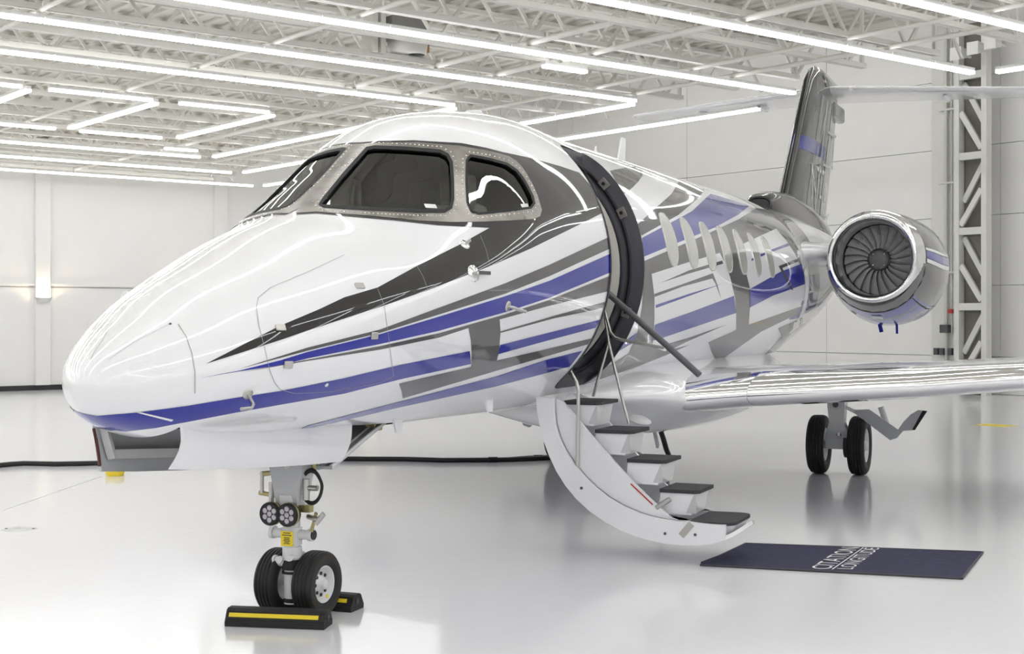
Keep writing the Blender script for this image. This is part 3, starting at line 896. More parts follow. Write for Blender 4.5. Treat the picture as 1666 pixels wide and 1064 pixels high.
# cockpit glazing frame, seals, panes, rivets
FR = [(482, 347), (514, 345), (595, 351), (682, 359.5), (736, 362), (790, 361), (830, 359), (868, 356.5), (878, 352), (881, 342), (874, 318), (866, 300), (857, 284), (849, 272), (840, 262.5), (828, 255), (813.6, 250.7), (787, 244.5), (746, 237.5), (676, 232), (610, 233), (566, 236.5), (546, 262), (524, 288), (502, 315)]
def with_hole_strip(name, out, inn, m, off, parent=None):
    """ring between two pixel outlines of equal count, laid on the surface"""
    res = []
    n = len(out); V = []; N = []; Fc = []
    rows = 4
    for j in range(rows + 1):
        for i in range(n):
            p_ = (inn[i][0] + (out[i][0] - inn[i][0]) * j / rows, inn[i][1] + (out[i][1] - inn[i][1]) * j / rows)
            h_ = hitc(p_)
            V.append(tuple(h_[0] + h_[1] * off)); N.append(tuple(h_[1]))
    for j in range(rows):
        for i in range(n): Fc.append((j * n + i, j * n + (i + 1) % n, (j + 1) * n + (i + 1) % n, (j + 1) * n + i))
    for sg in (1, -1):
        mb = MB(); mb.add([(sg * a, b, c) for a, b, c in V], Fc, True)
        res.append(mb.build(name, m, parent or FUS, fixn=False))
    return res
def refine(poly, step):
    out = []
    for i in range(len(poly)):
        a, b = poly[i], poly[(i + 1) % len(poly)]
        k = max(1, int(math.hypot(b[0] - a[0], b[1] - a[1]) / step))
        for j in range(k): out.append((a[0] + (b[0] - a[0]) * j / k, a[1] + (b[1] - a[1]) * j / k))
    return out
FRAMES = decal('cockpit_window_frame', FR, BAREAL, 0.004, JET, cell=4.0, holes=(grow(P_WIND, 1.0), grow(P_SIDE, 1.0)))
for f_, s_ in zip(FRAMES, (1, -1)): f_['label'] = 'bare riveted metal frame around the cockpit windows'
for poly, gseal in ((P_WIND, 4.0), (P_SIDE, 2.5)):
    rp = refine(poly, 9)
    outl = grow(rp, gseal); inl = grow(rp, -1.5)
    ss = with_hole_strip('window_seal', outl, inl, SEAL, 0.006, JET)
    for s_, f_ in zip(ss, FRAMES): s_.parent = f_
    for g_ in decal('glass_pane', grow(poly, 1.0), GLASS, -0.012, FRAMES[0], cell=8):
        g_.parent = FRAMES[0] if g_.data.vertices[0].co.x > 0 else FRAMES[1]
    rv = refine(grow(poly, gseal + 4.5), 6.5)
    for sg, f_ in zip((1, -1), FRAMES):
        mb = MB()
        for p_ in rv:
            h_ = hitc(p_)
            if h_ is None: continue
            c_ = Vector(h_[0] + h_[1] * 0.005); c_.x *= sg
            nn = Vector(h_[1]); nn.x *= sg
            mb.lathe([(0.0, 0.0055), (0.002, 0.0045), (0.003, 0.0)], c_, nn, 6)
        mb.build('rivets', CHROME, f_, kind='stuff')

for pl_ in ([(690, 329.5), (709, 330.5), (712, 337), (693, 336)], [(848, 331), (860, 330), (862, 336), (851, 337)]):
    decal('window_placard', pl_, LETTER, -0.009, FRAMES[0], mirror=False)
# cabin windows: rounded frames with pale shaded panes
def cabin_window(y, sg):
    n = 32; zc_ = 2.515; hh, hw_ = 0.222, 0.150
    def ringp(s, off):
        out = []
        for k in range(n):
            a = 2 * math.pi * k / n
            c, sn = math.cos(a), math.sin(a)
            ex = 2 / 2.6
            yy = y + (hw_ + s) * math.copysign(abs(c)**ex, c); zz = zc_ + (hh + s) * math.copysign(abs(sn)**ex, sn)
            ang = math.asin((zz - ZC) / RF)
            out.append((sg * (RF + off) * math.cos(ang), yy, ZC + (RF + off) * math.sin(ang)))
        return out
    fr = MB(); fr.loft([ringp(0.014, 0.001), ringp(0.010, 0.013), ringp(0.0, 0.013), ringp(-0.004, 0.008)], True, False)
    o = fr.build('cabin_window', STEEL, JET)
    pm = MB(); r0 = [ringp(-hw_ * f_ if False else -0.0 - 0.02 * 0, 0.004)]
    rings = []
    for f_ in (1.0, 0.75, 0.5, 0.25, 0.02):
        ring = []
        for k in range(n):
            a = 2 * math.pi * k / n; c, sn = math.cos(a), math.sin(a); ex = 2 / 2.6
            yy = y + hw_ * f_ * math.copysign(abs(c)**ex, c); zz = zc_ + hh * f_ * math.copysign(abs(sn)**ex, sn)
            ang = math.asin((zz - ZC) / RF)
            ring.append((sg * (RF + 0.011) * math.cos(ang), yy, ZC + (RF + 0.011) * math.sin(ang)))
        rings.append(ring)
    pm.loft(rings, True, False); pm.add(rings[-1], [tuple(range(n))], True)
    pm.build('window_pane', PANE_SHADE, o)
for k in range(7):
    cabin_window(4.16 + 0.618 * k, 1); cabin_window(4.16 + 0.618 * k, -1)
cabin_window(3.0, -1)

# ------------------------------------------------------------------ entry door frame and vestibule
df = MB()
n = len(dol)
o0 = [dpt(y, a, RF + 0.004) for y, a in door_outline(0.018)]
r1 = door_outline(0.0)
def ringr(g, r): return [dpt(y, a, r) for y, a in door_outline(g)]
df.loft([ringr(0.016, RF + 0.001), ringr(0.014, RF + 0.006), ringr(-0.004, RF + 0.006), ringr(-0.006, RF - 0.05), ringr(-0.02, RF - 0.055), ringr(-0.022, RF - 0.14), ringr(-0.04, RF - 0.145), ringr(-0.04, RF - 0.185)], True, False)
DF = df.build('door_frame', NAVYFRAME, JET, label='dark navy door surround')
# seal bead and latch plates on the aft jamb
MB().tube(ringr(-0.03, RF - 0.10), 0.012, 6, closed=True).build('door_seal', SEAL, DF)
LATCH = mat('latch plate', (0.30, 0.28, 0.27), 0.4, metal=0.5)
for z in (2.98, 2.72, 1.86):
    a = ang_at(z)
    c = Vector(dpt(DY1 - 0.035, a, RF - 0.075))
    R = Matrix.Rotation(-a, 3, 'Y')
    MB().bbox(c, (0.068, 0.014, 0.088), 0.004, R).build('latch_plate', LATCH, DF)
    MB().cyl(c + Vector((0, -0.005, 0)), c + Vector((0, -0.022, 0)), 0.014, n=12).build('latch_hole', BLACK, DF)
# light inner lining visible behind the aft jamb, cabin floor and bulkhead
lin = MB()
for (r0_, r1_) in ((RF - 0.186, RF - 0.285),):
    lin.loft([[dpt(DY1 - 0.042, a, r_) for a in np.linspace(DA0, DA1, 24)] for r_ in (r0_, r1_)], False, False)
lin.build('door_lining', mat('pale door lining', (0.72, 0.70, 0.66), 0.5, noise=.04), DF, fixn=False)
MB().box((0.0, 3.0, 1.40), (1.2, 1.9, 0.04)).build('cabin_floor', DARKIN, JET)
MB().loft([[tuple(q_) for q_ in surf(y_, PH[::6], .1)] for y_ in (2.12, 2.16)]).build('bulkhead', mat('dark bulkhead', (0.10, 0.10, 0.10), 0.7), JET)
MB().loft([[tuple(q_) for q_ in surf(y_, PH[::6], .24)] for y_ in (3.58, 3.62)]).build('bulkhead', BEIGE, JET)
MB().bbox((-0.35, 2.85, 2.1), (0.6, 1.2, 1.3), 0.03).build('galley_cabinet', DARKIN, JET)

MB().box((0.1, 3.0, 3.0), (0.5, 0.3, 0.02)).build('cabin_fill_light', mat('added cabin fill', (1, 1, 1), .5, emit=((1, .95, .85), 6.0)), JET)  # glowing panel added to brighten the dark entry and its lining
# cockpit inside: glareshield, two seats
gs = MB()
gs.loft([[(x, -0.15 + 0.25 * abs(x) , 2.36) for x in np.linspace(-0.45, 0.45, 9)], [(x, 0.35, 2.44) for x in np.linspace(-0.62, 0.62, 9)], [(x, 0.42, 2.40) for x in np.linspace(-0.62, 0.62, 9)], [(x, 0.5, 1.9) for x in np.linspace(-0.62, 0.62, 9)]], False, False, False)
gs.build('glareshield', mat('glareshield grey', (0.10, 0.10, 0.10), 0.7), JET, fixn=False)
for sx in (-0.46, 0.46):
    s = MB()
    s.bbox((sx, 1.25, 2.25), (0.46, 0.16, 0.75), 0.06, Matrix.Rotation(math.radians(-8), 3, 'X'))
    so = s.build('pilot_seat', LEATHER, JET)
    MB().bbox((sx, 1.32, 2.72), (0.27, 0.12, 0.24), 0.05).build('headrest', LEATHER, so)
    MB().bbox((sx, 1.02, 1.9), (0.48, 0.5, 0.14), 0.05).build('cushion', LEATHER, so)
MB().box((0, 0.85, 1.55), (1.1, 1.9, 0.04)).build('cockpit_floor', DARKIN, JET)

# ------------------------------------------------------------------ belly fairing
bfy = np.array([2.9, 3.4, 3.9, 4.4, 4.9, 5.5, 6.6, 8.0, 9.2, 10.2, 11.0])
bfz = np.array([1.12, 1.10, 1.05, .95, .81, .69, .655, .69, .80, 1.0, 1.24])
bfw = np.array([.40, .72, 1.0, 1.19, 1.22, 1.22, 1.22, 1.18, 1.06, .8, .45])
bft = np.array([1.25, 1.34, 1.43, 1.50, 1.52, 1.52, 1.52, 1.52, 1.52, 1.5, 1.4])
rings = []
yy = np.linspace(bfy[0], bfy[-1], 60)
B_ = [_smooth(pchip(bfy, q_, yy), 3) for q_ in (bfz, bfw, bft)]
for i, y in enumerate(yy):
    zb_, w_, zt_ = B_[0][i], B_[1][i], B_[2][i]
    zm_ = max(1.10, zb_ + (zt_ - zb_) * .3)
    ring = []
    for k in range(64):
        a = 2 * math.pi * k / 64; c, s = math.cos(a), math.sin(a); ex = 1.0 if math.sin(a) > 0 else 2 / 2.1
        ring.append((w_ * math.copysign(abs(c)**ex, c), y, zm_ + ((zt_ - zm_) if s > 0 else (zm_ - zb_)) * math.copysign(abs(s)**ex, s)))
    rings.append(ring)
BF = MB().loft(rings).build('belly_fairing', WHITE, JET)

# ------------------------------------------------------------------ wings
def foil(n=26, t=0.12):
    """closed loop (chordwise 0..1, z) starting at the trailing edge over the top"""
    xs = (1 - np.cos(np.linspace(0, math.pi, n))) / 2
    th = 5 * t * (0.2969 * np.sqrt(xs) - 0.126 * xs - 0.3516 * xs**2 + 0.2843 * xs**3 - 0.1036 * xs**4)
    cam_ = 0.012 * (1 - (2 * xs - 0.9)**2)
    up = [(x, c + h_) for x, c, h_ in zip(xs, cam_, th)][::-1]
    lo = [(x, c - h_) for x, c, h_ in zip(xs, cam_, th)][1:-1]
    return up + lo
def wing_rings(stations, sg, grow_=0.0, cut_=None):
    out = []
    for (x, yl, zl, ch, t) in stations:
        ring = []
        for (c, z) in foil(26, t):
            if cut_ is not None and c > cut_: continue
            ring.append((sg * x, yl + c * ch - (grow_ if c < 0.5 else 0), zl + z * ch + (grow_ if z > 0 else -grow_)))
        out.append(ring)
    return out
WST = [(0.9, 4.20, 1.10, 4.95, .078), (1.2, 4.43, 1.115, 4.75, .080), (1.65, 4.70, 1.15, 4.45, .082), (3.0, 5.47, 1.215, 3.55, .092), (3.9, 5.99, 1.278, 3.05, .098), (6.0, 7.2, 1.44, 2.35, .105), (7.6, 8.12, 1.62, 1.75, .105), (8.75, 8.8, 1.71, 1.25, .10)]
for sg in (1, -1):
    wg = MB(); wg.loft(wing_rings(WST, sg)); W = wg.build('wing', WHITE, JET, label='port wing with polished leading edge' if sg > 0 else 'starboard wing with polished leading edge')
    le = MB(); le.loft(wing_rings([(1.08, 4.338, 1.109, 4.83, .0792)] + WST[1:3], sg, 0.004, 0.17), closed=False, cap=False)
    le.build('leading_edge', CHROME, W, label='polished metal leading edge', fixn=False)
    le = MB(); le.loft(wing_rings([(1.655, 4.703, 1.1505, 4.447, .0821)] + WST[3:], sg, 0.004, 0.17), closed=False, cap=False)
    le.build('leading_edge', CHROME, W, label='polished metal leading edge', fixn=False)
    wl_ = MB()
    wl_.loft([[(sg * (8.75 + dx), 8.8 + dy + c * ch, 1.71 + dz + z * ch * 0.6) for (c, z) in foil(20, .1)] for dx, dy, dz, ch in ((0, 0, 0, 1.25), (0.2, .16, .06, 1.05), (0.34, .4, .25, .8), (.42, .7, .52, .5))])
    wl_.build('winglet', WHITE, W)
    for x in (4.35, 6.6):
        i = np.interp(x, [s_[0] for s_ in WST], [s_[1] + s_[3] for s_ in WST]); z = np.interp(x, [s_[0] for s_ in WST], [s_[2] for s_ in WST])
        ft = MB(); rr = []
        for f_, r_ in ((0, .02), (.15, .07), (.45, .11), (.8, .09), (1.0, .02)):
            rr.append([(sg * x + r_ * .6 * math.cos(a), i - 1.1 + 1.7 * f_, z - 0.16 + r_ * 1.3 * math.sin(a)) for a in np.linspace(0, 2 * math.pi, 16, endpoint=False)])
        ft.loft(rr).build('flap_fairing', WHITE, W)

# ------------------------------------------------------------------ fin, dorsal fairing, stabiliser
FST = [(3.0, 13.1, 16.65, .36), (3.6, 13.42, 16.95, .33), (4.4, 14.10, 17.35, .30), (5.3, 14.87, 17.85, .27), (5.75, 15.26, 18.05, .25), (5.95, 15.55, 18.15, .22), (6.06, 15.85, 18.1, .12), (6.085, 16.2, 17.8, .03)]
# symmetric section
rings = []
for (z, y0, y1, t) in FST:
    xs = (1 - np.cos(np.linspace(0, math.pi, 24))) / 2
    th = 5 * 0.5 * t * 2 * (0.2969 * np.sqrt(xs) - 0.126 * xs - 0.3516 * xs**2 + 0.2843 * xs**3 - 0.1036 * xs**4)
    r_ = [(h_, y0 + x * (y1 - y0), z) for x, h_ in zip(xs, th)][::-1] + [(-h_, y0 + x * (y1 - y0), z) for x, h_ in zip(xs, th)][1:-1]
    rings.append(r_)
FIN = MB().loft(rings).build('tail_fin', CHAR, JET, label='charcoal tail fin with blue band')
def fin_at(z, c):
    y0 = np.interp(z, [s_[0] for s_ in FST], [s_[1] for s_ in FST]); y1 = np.interp(z, [s_[0] for s_ in FST], [s_[2] for s_ in FST]); t = np.interp(z, [s_[0] for s_ in FST], [s_[3] for s_ in FST])
    th = 5 * t * (0.2969 * math.sqrt(c) - 0.126 * c - 0.3516 * c**2 + 0.2843 * c**3 - 0.1036 * c**4)
    return th, y0 + c * (y1 - y0)
def fin_patch(name, z0, z1, c0, c1, m, off=0.003, shear=0.0):
    for sg in (1, -1):
        mb = MB(); rr = []
        for k in range(5):
            z = z0 + (z1 - z0) * k / 4; row = []
            for c in np.linspace(c0, c1, 14):
                zz = z + shear * (c - c0)
                th, y = fin_at(zz, max(c, 0.0)); row.append((sg * (th + off), y - (off if c < .01 else 0), zz))
            rr.append(row)
        mb.loft(rr, False, False); mb.build(name, m, FIN, fixn=False)
fin_patch('blue_band', 4.50, 4.74, 0.0, 0.66, BLUE, 0.004, 0.0)
fin_patch('grey_side_panel', 3.2, 5.6, 0.30, 0.70, mat('fin grey with wall sheen', (0.22, 0.217, 0.22), 0.4, coat=1.0, noise=.05), 0.0025)  # grey side paint, lightened to carry the wall's reflection in its colour
fin_patch('rudder', 3.25, 5.3, 0.71, 0.98, mat('rudder silver grey', (0.34, 0.335, 0.34), 0.35, coat=0.8, noise=0.04), 0.004)
fin_patch('rudder_gap', 3.2, 5.6, 0.695, 0.712, SEAL, 0.005)
# registration on both sides of the fin
for sg in (1, -1):
    me = text_mesh('N727L', 0.74, 0.0, 'registration_number')
    if sg > 0: me.materials.append(LETTER)
    else: me.materials.append(LETTER)
    zmid, ymid = 4.05, 15.78
    for v_ in me.vertices:
        x, y = v_.co.x * 0.85, v_.co.y
        yw = ymid + (x if sg > 0 else -x); zw = zmid + y
        y0 = np.interp(zw, [s_[0] for s_ in FST], [s_[1] for s_ in FST]); y1 = np.interp(zw, [s_[0] for s_ in FST], [s_[2] for s_ in FST])
        c = min(0.97, max(0.02, (yw - y0) / (y1 - y0)))
        th, _ = fin_at(zw, c)
        v_.co = (sg * (th + 0.008), yw, zw)
    link('registration_number', me, FIN)
for sg in (1, -1):
    for (za, ya, zb2, yb) in ((3.30, 13.95, 3.62, 16.2),):
        th, _ = fin_at(za, .25)
        MB().bar((sg * (th + .02), ya, za), (sg * .1, yb + .5, zb2), 0.03, 0.05).build('fin_strake', WHITE, FIN)
    for z in (4.42, 5.02):
        th, y = fin_at(z, .62); th2, y2 = fin_at(z, .93)
        MB().bar((sg * (th + .02), y, z), (sg * (th2 + .05), y2, z + 0.04), 0.03, 0.04).build('hinge_fairing', WHITE, FIN)
    th2, y2 = fin_at(4.42, .93)
    MB().bar((sg * (th2 + .05), y2, 4.46), (sg * (th2 + .03), y2 + .3, 5.06), 0.02, 0.03).build('hinge_fairing', WHITE, FIN)
# dorsal fairing with the dark air scoop
dr_ = []
for (y, w_, zt_, zb_) in ((12.05, .17, 3.56, 3.30), (12.15, .22, 3.62, 3.25), (12.5, .27, 3.68, 3.2), (13.2, .31, 3.72, 3.1), (14.5, .33, 3.66, 3.0), (16, .25, 3.5, 3.0), (17.2, .12, 3.3, 2.9)):
    dr_.append([(w_ * math.copysign(abs(math.cos(a))**.8, math.cos(a)), y, (zt_ + zb_) / 2 + (zt_ - zb_) / 2 * math.copysign(abs(math.sin(a))**.8, math.sin(a))) for a in np.linspace(0, 2 * math.pi, 32, endpoint=False)])
DOR = MB().loft(dr_, True, False).build('dorsal_fairing', GREY, JET, fixn=False)
bm = bmesh.new(); bm.from_mesh(DOR.data); bmesh.ops.recalc_face_normals(bm, faces=bm.faces); bm.to_mesh(DOR.data); bm.free()
MB().loft([[(p_[0] * .86, p_[1] + .01, 3.43 + (p_[2] - 3.43) * .8) for p_ in dr_[0]], [(p_[0] * .8, p_[1] + .6, 3.40 + (p_[2] - 3.43) * .7) for p_ in dr_[0]]], True, True).build('air_scoop', DARKIN, DOR)
MB().tube(dr_[0], 0.018, 6, closed=True).build('scoop_lip', CHAR, DOR)

SST = [(0.0, 16.75, 5.81, 1.75, .09), (0.5, 16.95, 5.81, 1.62, .09), (4.0, 18.45, 5.82, .95, .085), (4.12, 18.6, 5.82, .75, .06)]
sr = wing_rings(SST[::-1], -1) + wing_rings(SST[1:], 1)
STB = MB().loft(sr).build('horizontal_stabilizer', WHITE, JET, label='white horizontal stabiliser across the top of the fin')
for sg in (1, -1):
    r_ = wing_rings([(0.4, 16.91, 5.81, 1.646, .09), (4.05, 18.5, 5.82, .88, .08)], sg, 0.003, 0.10)
    MB().loft(r_, False, False).build('leading_edge', mat('satin metal', (0.75, 0.75, 0.77), 0.22, metal=0.8), STB, fixn=False)
MB().bbox((0, 17.9, 5.55), (0.16, 1.0, 0.28), 0.05).build('tail_bullet', mat('tail grey', (0.42, 0.42, 0.43), 0.35, coat=.5), STB)
for x in (-1.35, -2.6, 1.9):
    MB().lathe([(-.35, .001), (-.25, .05), (0, .07), (.25, .05), (.4, .001)], (x, 17.55 + abs(x) * .35, 5.74), (0, 1, 0), 14).build('hinge_pod', WHITE, STB)

# ------------------------------------------------------------------ engines
def engine(sg):
    EX, EY, EZ = 1.88 * sg, 10.07, 2.58
    # outer cowl with a lowered chin
    st = [(0.10, .555, 0.0), (0.30, .61, -.012), (0.7, .675, -.045), (1.2, .715, -.075), (1.9, .715, -.075), (2.6, .65, -.05), (3.2, .54, -.02), (3.5, .47, 0)]
    rings = []
    for (a, r, dz) in st:
        rings.append([(EX + r * math.cos(t), EY + a, EZ + dz + r * (1.0 if math.sin(t) > 0 else 1.07) * math.sin(t)) for t in np.linspace(0, 2 * math.pi, 64, endpoint=False)])
    E = MB().loft(rings, True, False).build('engine_nacelle', GREY, JET, label='port engine nacelle' if sg > 0 else 'starboard engine nacelle')
    # chrome inlet lip
    lip = []
    for k in range(20):
        t = math.pi * (-0.12 + 1.12 * k / 19)   # from inside of the throat over the highlight to outside
        lip.append((0.14 - 0.14 * math.sin(t) if False else 0.0, 0))
    pr = [(0.30, .452), (0.18, .455), (0.09, .468), (0.03, .490), (0.0, .515), (0.015, .540), (0.06, .556), (0.14, .573), (0.24, .595), (0.30, .612)]
    MB().lathe(pr, (EX, EY, EZ), (0, 1, 0), 72).build('inlet_lip', CHROME, E, fixn=False)
    MB().lathe([(0.30, .452), (0.42, .450), (0.55, .452)], (EX, EY, EZ), (0, 1, 0), 64).build('inlet_liner', LINER, E, fixn=False)
    MB().lathe([(0.55, .452), (0.62, .455), (0.95, .455), (0.95, .001)], (EX, EY, EZ), (0, 1, 0), 48).build('fan_case', DARKIN, E, fixn=False)
    # spinner
    MB().lathe([(0.545, .001), (0.55, .08), (0.56, .115), (0.585, .142), (0.64, .152), (0.80, .152)], (EX, EY, EZ), (0, 1, 0), 36).build('spinner', mat('spinner grey', (0.10, 0.10, 0.105), 0.4, metal=0.3), E, fixn=False)
    bl = MB(); rows = []
    for i in range(12):
        f = i / 11; r = .14 + f * .305
        tw = math.radians(18 + 42 * f); ch = .15 + .05 * math.sin(math.pi * f)
        swp = 0.10 * f - 0.16 * f * f
        row = []
        for s in np.linspace(-.5, .5, 7):
            cam_ = 0.02 * (1 - 4 * s * s)
            tang = s * ch * math.sin(tw) + cam_ + swp; ax = s * ch * math.cos(tw) * 1.0
            row.append((tang, 0.66 + ax, math.sqrt(max(r * r - tang * tang, .001))))
        rows.append(row)
    bl.loft(rows, False, False)
    me = bl.mesh('fan_blade', FANM, fixn=False)
    for k in range(22):
        link('fan_blade', me, E, loc=(EX, EY, EZ), rot=(0, 2 * math.pi * k / 22, 0))
    for k in range(4):
        a = math.pi / 4 + k * math.pi / 2
        MB().lathe([(-.004, .001), (-.004, .008), (0.004, .008)], (EX + .098 * math.cos(a), EY + .553, EZ + .098 * math.sin(a)), (0, 1, 0), 8).build('spinner_bolt', CHROME, E, fixn=False)
    # blue chin band, white blue cheek stripe, cowl seam
    def patch(name, a0, a1, t0, t1, m, off=0.004):
        rr = []
        for a in np.linspace(a0, a1, 12):
            r = np.interp(a, [s_[0] for s_ in st], [s_[1] for s_ in st]) + off; dz = np.interp(a, [s_[0] for s_ in st], [s_[2] for s_ in st])
            rr.append([(EX + sg * r * math.cos(t), EY + a, EZ + dz + r * (1.0 if math.sin(t) > 0 else 1.07) * math.sin(t)) for t in np.linspace(t0, t1, 26)])
        MB().loft(rr, False, False).build(name, m, E, fixn=False)
    patch('blue_chin', 0.34, 2.9, math.radians(-140), math.radians(-42), BLUE)
    patch('cheek_stripe', 0.34, 2.2, math.radians(2), math.radians(10), BLUE, .005)
    patch('cheek_stripe', 0.34, 2.2, math.radians(-3), math.radians(1), WHITE, .005)
    patch('cheek_stripe', 0.34, 2.2, math.radians(11), math.radians(14), WHITE, .005)
    patch('cowl_seam', 0.30, 0.325, 0, 2 * math.pi, SEAL, .004)
    patch('cowl_seam', 0.34, 1.5, math.radians(-46.0), math.radians(-44.8), SEAL, .006)
    patch('access_cap', 0.48, 0.62, math.radians(-97), math.radians(-86), GEARW, .01)
    patch('drain_port', 0.62, 0.70, math.radians(-122), math.radians(-116), SEAL, .008)
    MB().bar((EX - .1 * sg, EY + 1.3, EZ - .83), (EX - .08 * sg, EY + 1.32, EZ - .93), .012, .05).build('drain_mast', BLUE, E)
    MB().bar((EX + .12 * sg, EY + 1.3, EZ - .83), (EX + .12 * sg, EY + 1.32, EZ - .95), .01, .03).build('drain_mast', BLUE, E)
    # pylon
    rr = []
    for (x, yl, ch, z) in ((.70, 10.25, 3.3, 2.66), (1.0, 10.45, 3.0, 2.66), (1.35, 10.7, 2.6, 2.65)):
        rr.append([(sg * x, yl + c * ch, z + h_ * ch * .85) for (c, h_) in foil(22, .13)])
    P = MB().loft(rr).build('engine_pylon', WHITE, JET)
    return E
engine(1); engine(-1)

# ------------------------------------------------------------------ wheels
SIDEW = mat('dusty brown sidewall', (0.035, 0.028, 0.022), 0.7, noise=.3)
def wheel(parent, c, R, W, hub, axis=(1, 0, 0), face=1, name='tire'):
    """tyre with grooves + hub; c is the wheel centre, face +1/-1 the side of the dished hub"""
    c = Vector(c); g = 0.010
    h = W / 2
    pr = [(-h * .72, hub * .98), (-h * .93, hub * 1.10), (-h, (R + hub) / 2), (-h * .95, R * .90), (-h * .78, R * .968)]
    for gx in (-.5, -.17, .17, .5):
        pr += [(h * gx - .006, R * (1 - .02 * gx * gx)), (h * gx - .003, R - g), (h * gx + .003, R - g), (h * gx + .006, R * (1 - .02 * gx * gx))]
    pr += [(h * .78, R * .968), (h * .95, R * .90), (h, (R + hub) / 2), (h * .93, hub * 1.10), (h * .72, hub * .98)]
    tire = MB().lathe(pr, c, axis, 56, closed=True).build(name, RUBBER, parent)
    hp = [(h * .74 * face, hub), (h * .80 * face, hub * .985), (h * .76 * face, hub * .93), (h * .30 * face, hub * .86), (h * .22 * face, hub * .62), (h * .36 * face, hub * .50), (h * .52 * face, hub * .36), (h * .56 * face, hub * .30), (h * .86 * face, hub * .26), (h * .92 * face, hub * .20), (h * .92 * face, .0005)]
    HB = MB().lathe(hp, c, axis, 40).build('wheel_hub', GEARW, parent, fixn=False)
    hp2 = [(-h * .74 * face, hub), (-h * .70 * face, hub * .95), (-h * .2 * face, hub * .85), (-h * .2 * face, .001)]
    MB().lathe(hp2, c, axis, 40).build('wheel_rim', GEARW, parent, fixn=False)
    sw = [(h * .90 * face, hub * 1.13), (h * 1.0 * face + .0015 * face, (R + hub) / 2), (h * .955 * face + .0015 * face, R * .895)]
    MB().lathe(sw, c, axis, 48).build('sidewall', SIDEW, parent, fixn=False)
    return tire, HB

# ------------------------------------------------------------------ nose gear
ng = MB()
ng.cyl((0, 0, .09), (0, 0, .52), .050, n=24)
ng.cyl((0, 0, .50), (0, 0, .56), .060, n=24)
ng.cyl((0, -.005, .54), (0, -.01, .72), .050, n=24)
ng.bar((0, .0, .17), (0, .10, .203), .08, .09)
NG = ng.build('nose_landing_gear', GEARW, JET, label='white nose gear leg with twin wheels and taxi lights')
for sx in (1, -1):
    wheel(NG, (sx * .135, 0, .203), .203, .145, .115, face=sx)
    for k in range(8):
        a = 2 * math.pi * k / 8
        MB().cyl((sx * (.135 + .028), .066 * math.cos(a), .203 + .066 * math.sin(a)), (sx * (.135 + .034), .066 * math.cos(a), .203 + .066 * math.sin(a)), .011, n=10).build('hub_hole', BLACK, NG)
    MB().cyl((sx * (.2), .01, .13), (sx * .204, .01, .13), .012, n=8).build('hub_bolt', YELLOW, NG)
MB().cyl((-.2, 0, .203), (.2, 0, .203), .028, n=16).build('axle', GEARW, NG)
# chrome slider, collar, torque links
MB().cyl((0, -.005, .585), (0, -.008, .66), .036, n=24).build('chrome_slider', CHROME, NG)
MB().cyl((0, 0, .445), (0, 0, .475), .0625, n=20).build('leg_band', SEAL, NG)
MB().cyl((0, 0, .10), (0, 0, .125), .052, n=20).build('leg_band', SEAL, NG)
MB().cyl((0, 0, .40), (0, 0, .425), .0625, n=20).build('leg_band', SEAL, NG)
tl = MB(); tl.bar((0.03, .05, .52), (0.03, .17, .42), .03, .05); tl.bar((0.03, .17, .42), (0.03, .05, .27), .03, .05)
tl.build('torque_link', GEARW, NG)
jl = MB(); jl.cyl((-.10, -.02, .475), (-.0, -.04, .475), .022, n=12); jl.cyl((-.115, -.02, .475), (-.10, -.02, .475), .032, n=14)
jl.cyl((.03, -.06, .505), (.03, -.085, .505), .028, n=14); jl.cyl((-.045, -.06, .49), (-.045, -.08, .49), .025, n=14)
jl.build('towing_lug', GEARW, NG)
col = MB(); col.cyl((0, 0, .62), (0, 0, .74), .062, n=24); col.cyl((-.13, 0, .695), (.13, 0, .695), .032, n=16)
col.cyl((-.15, 0, .695), (-.125, 0, .695), .042, n=16); col.cyl((.125, 0, .695), (.15, 0, .695), .042, n=16)
col.build('steering_collar', GEARW, NG)
MB().cyl((.15, 0, .695), (.158, 0, .695), .03, n=14).build('collar_cap', BLACK, NG)
pl = MB().box((0.005, -.066, .668), (.085, .006, .10)); PLC = pl.build('placard', YELLOW, NG, label='yellow caution placard')
tx = MB()
for z, w_ in ((.708, .05), (.694, .066), (.678, .04), (.668, .04), (.658, .05), (.648, .03), (.638, .045)): tx.box((0.005, -.0695, z), (w_, .001, .005))
tx.build('placard_print', BLACK, PLC)
